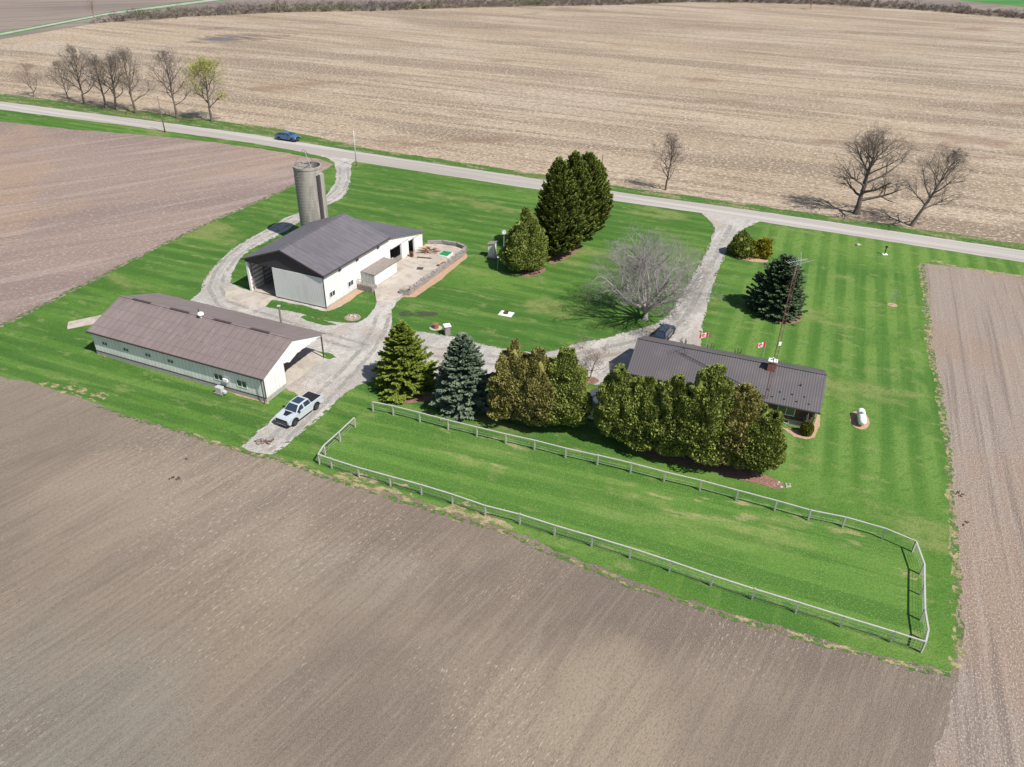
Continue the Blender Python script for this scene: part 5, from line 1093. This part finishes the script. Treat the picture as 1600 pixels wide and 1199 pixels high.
# bare trees
bg_ = 'bare roadside trees'
bare('large bare tree with a thick forked trunk beyond the road', 1338, 334, 194, 7.9, 51, tr=.62, limbs=20, lv=(8, 6, 5), mat='bark_dark', leader=True, low=.2, ang=1.0, thin=1.1)
bare('bare tree leaning right at the far right beyond the road', 1424, 353, 226, 6.4, 52, lean=(4.6, 0), tr=.36, limbs=18, lv=(8, 6, 5), mat='bark_dark', leader=True, low=.26, ang=.95, thin=1.1)
bare('thin bare tree standing alone on the far verge opposite the drive', 1040, 297, 208, 4.2, 53, tr=.2, limbs=15, lv=(7, 5, 4), mat='bark_dark', leader=True, low=.18, ang=.65, thin=1.1)
row = [(331, 190, 86, 5.4, 60, 'bark', 'bare-limbed tree misted with fresh yellow green leaves, nearest the lane'), (277, 185, 71, 6.2, 61, 'bark_dark', 'tall bare tree just left of the yellow green one'), (212, 177, 73, 6.0, 62, 'bark_dark', 'bare tree second to the left of the yellow green one'),
       (183, 172, 76, 5.4, 63, 'bark_dark', 'bare tree fourth from the right in the roadside row'), (166, 168, 82, 5.2, 66, 'bark_dark', 'bare tree crowded among others, fifth from the right in the row'), (132, 163, 68, 6.0, 64, 'bark_dark', 'bare tree sixth from the right in the roadside row'), (106, 154, 92, 4.4, 65, 'bark_dark', 'short bare tree second from the left end of the row'), (54, 152, 97, 4.4, 67, 'bark_soft', 'small pale bare tree at the left end of the row')]
for i, (x, y, ty, sp_, sd, mt, lb) in enumerate(row):
    bare(lb, x, y, ty, sp_ * 1.1, sd, mat=mt, tr=.32 if i < 6 else .2, limbs=(16, 18, 17, 15, 14, 18, 13, 13)[i], lv=(8, 6, 4), leader=True, low=(.26, .22, .2, .24, .3, .2, .18, .16)[i], ang=(.85, .95, .9, .7, .8, .95, .9, 1.0)[i], leaves='bud_leaf' if i == 0 else None, leaf_n=2, thin=1.2)
bare('wide silvery bare tree with dense fine twigs beside the drive', 1008, 500, 356, 9.2, 70, mat='bark_pale', limbs=14, lv=(10, 8, 7), tr=.42, trunkf=.10, wide=1.5, group='bare yard trees', h=15.5, upt=.12, lean=(.6, .6), thin=1.35, domed=True)
bare('small bare ornamental tree left of the house on the gravel', 922, 592, 545, 2.9, 71, mat='bark_soft', twig='bark_soft', limbs=8, lv=(6, 6, 5), tr=.09, trunkf=.25, wide=1.1, group='bare yard trees', h=4.4, thin=.9)
bare('bare sapling in a wire cage on the east lawn', 1394, 477, 450, .9, 72, mat='bark_pale', limbs=5, lv=(4, 3, 2), tr=.04, trunkf=.3, wide=.5, h=2.6, group='bare yard trees', thin=.8)
bare('low pale shrubby bare tree at the rim of the round lawn', 912, 545, 520, 1.6, 73, mat='bark_soft', limbs=7, lv=(4, 4, 3), tr=.05, trunkf=.1, wide=1.0, h=1.8, group='bare yard trees', thin=.6)

# ------------------------------------------------------------------ far hedgerow (a wood that reads as one mass)
rg = np.random.default_rng(5); pts = [G(*p) for p in hedge_px[2:]]; PP = []; UU = []; WW = []
seglen = [(pts[i + 1] - pts[i]).length for i in range(len(pts) - 1)]; total = sum(seglen)
for i in range(len(pts) - 1):
    n = int(seglen[i] * 4.5)
    for k in range(n):
        t = rg.random(); p = pts[i].lerp(pts[i + 1], t); c = np.array([p.x, p.y, 0]) + np.array([rg.normal(0, 2), 34 * rg.random() ** 1.6 - 1, 0]); big = rg.random() < .06
        hh = rg.uniform(3.0, 5.5) if big else rg.uniform(.9, 2.8); ww = hh * rg.uniform(.6, 1.0); m_ = 60 if big else 34
        q = rg.normal(size=(m_, 3)); q = q / np.linalg.norm(q, axis=1, keepdims=True) * rg.uniform(.3, 1, (m_, 1)); P = c + q * np.array([ww, ww, hh * .5]) + np.array([0, 0, hh * .5])
        d = nrm(q * np.array([1, 1, .5]) + np.array([0, 0, .7]) + rg.normal(0, .3, q.shape)); PP.append(P); UU.append(d * .22); WW.append(nrm(np.cross(d, rg.normal(size=q.shape))) * .085)
V, Fq = cards(np.concatenate(PP), np.concatenate(UU), np.concatenate(WW))
o = rawmesh('hedgerow', V, Fq, 'hedge'); tag(o, 'distant tangled purple grey hedgerow along the far edge of the stubble field', 'hedgerow', kind='stuff')
for i, (x, y, ty, lb) in enumerate(((436, 19, -25, 'far bare tree standing up out of the hedgerow beside the far road'), (150, 38, 8, 'far bare tree by the far road left of the hedgerow'), (855, 10, -16, 'slim far tree rising from the hedgerow at the top middle'), (1400, 14, -8, 'far bare tree in the hedgerow towards the top right'), (1266, 15, -2, 'pale far tree in the hedgerow right of the top middle'))):
    bare(lb, x, y, ty, 3.6, 80 + i, mat='bark_soft', limbs=6, lv=(6, 5, 3), tr=.2, h=12 if i != 4 else 8, group='far bare trees in the hedgerow', thin=1.6)
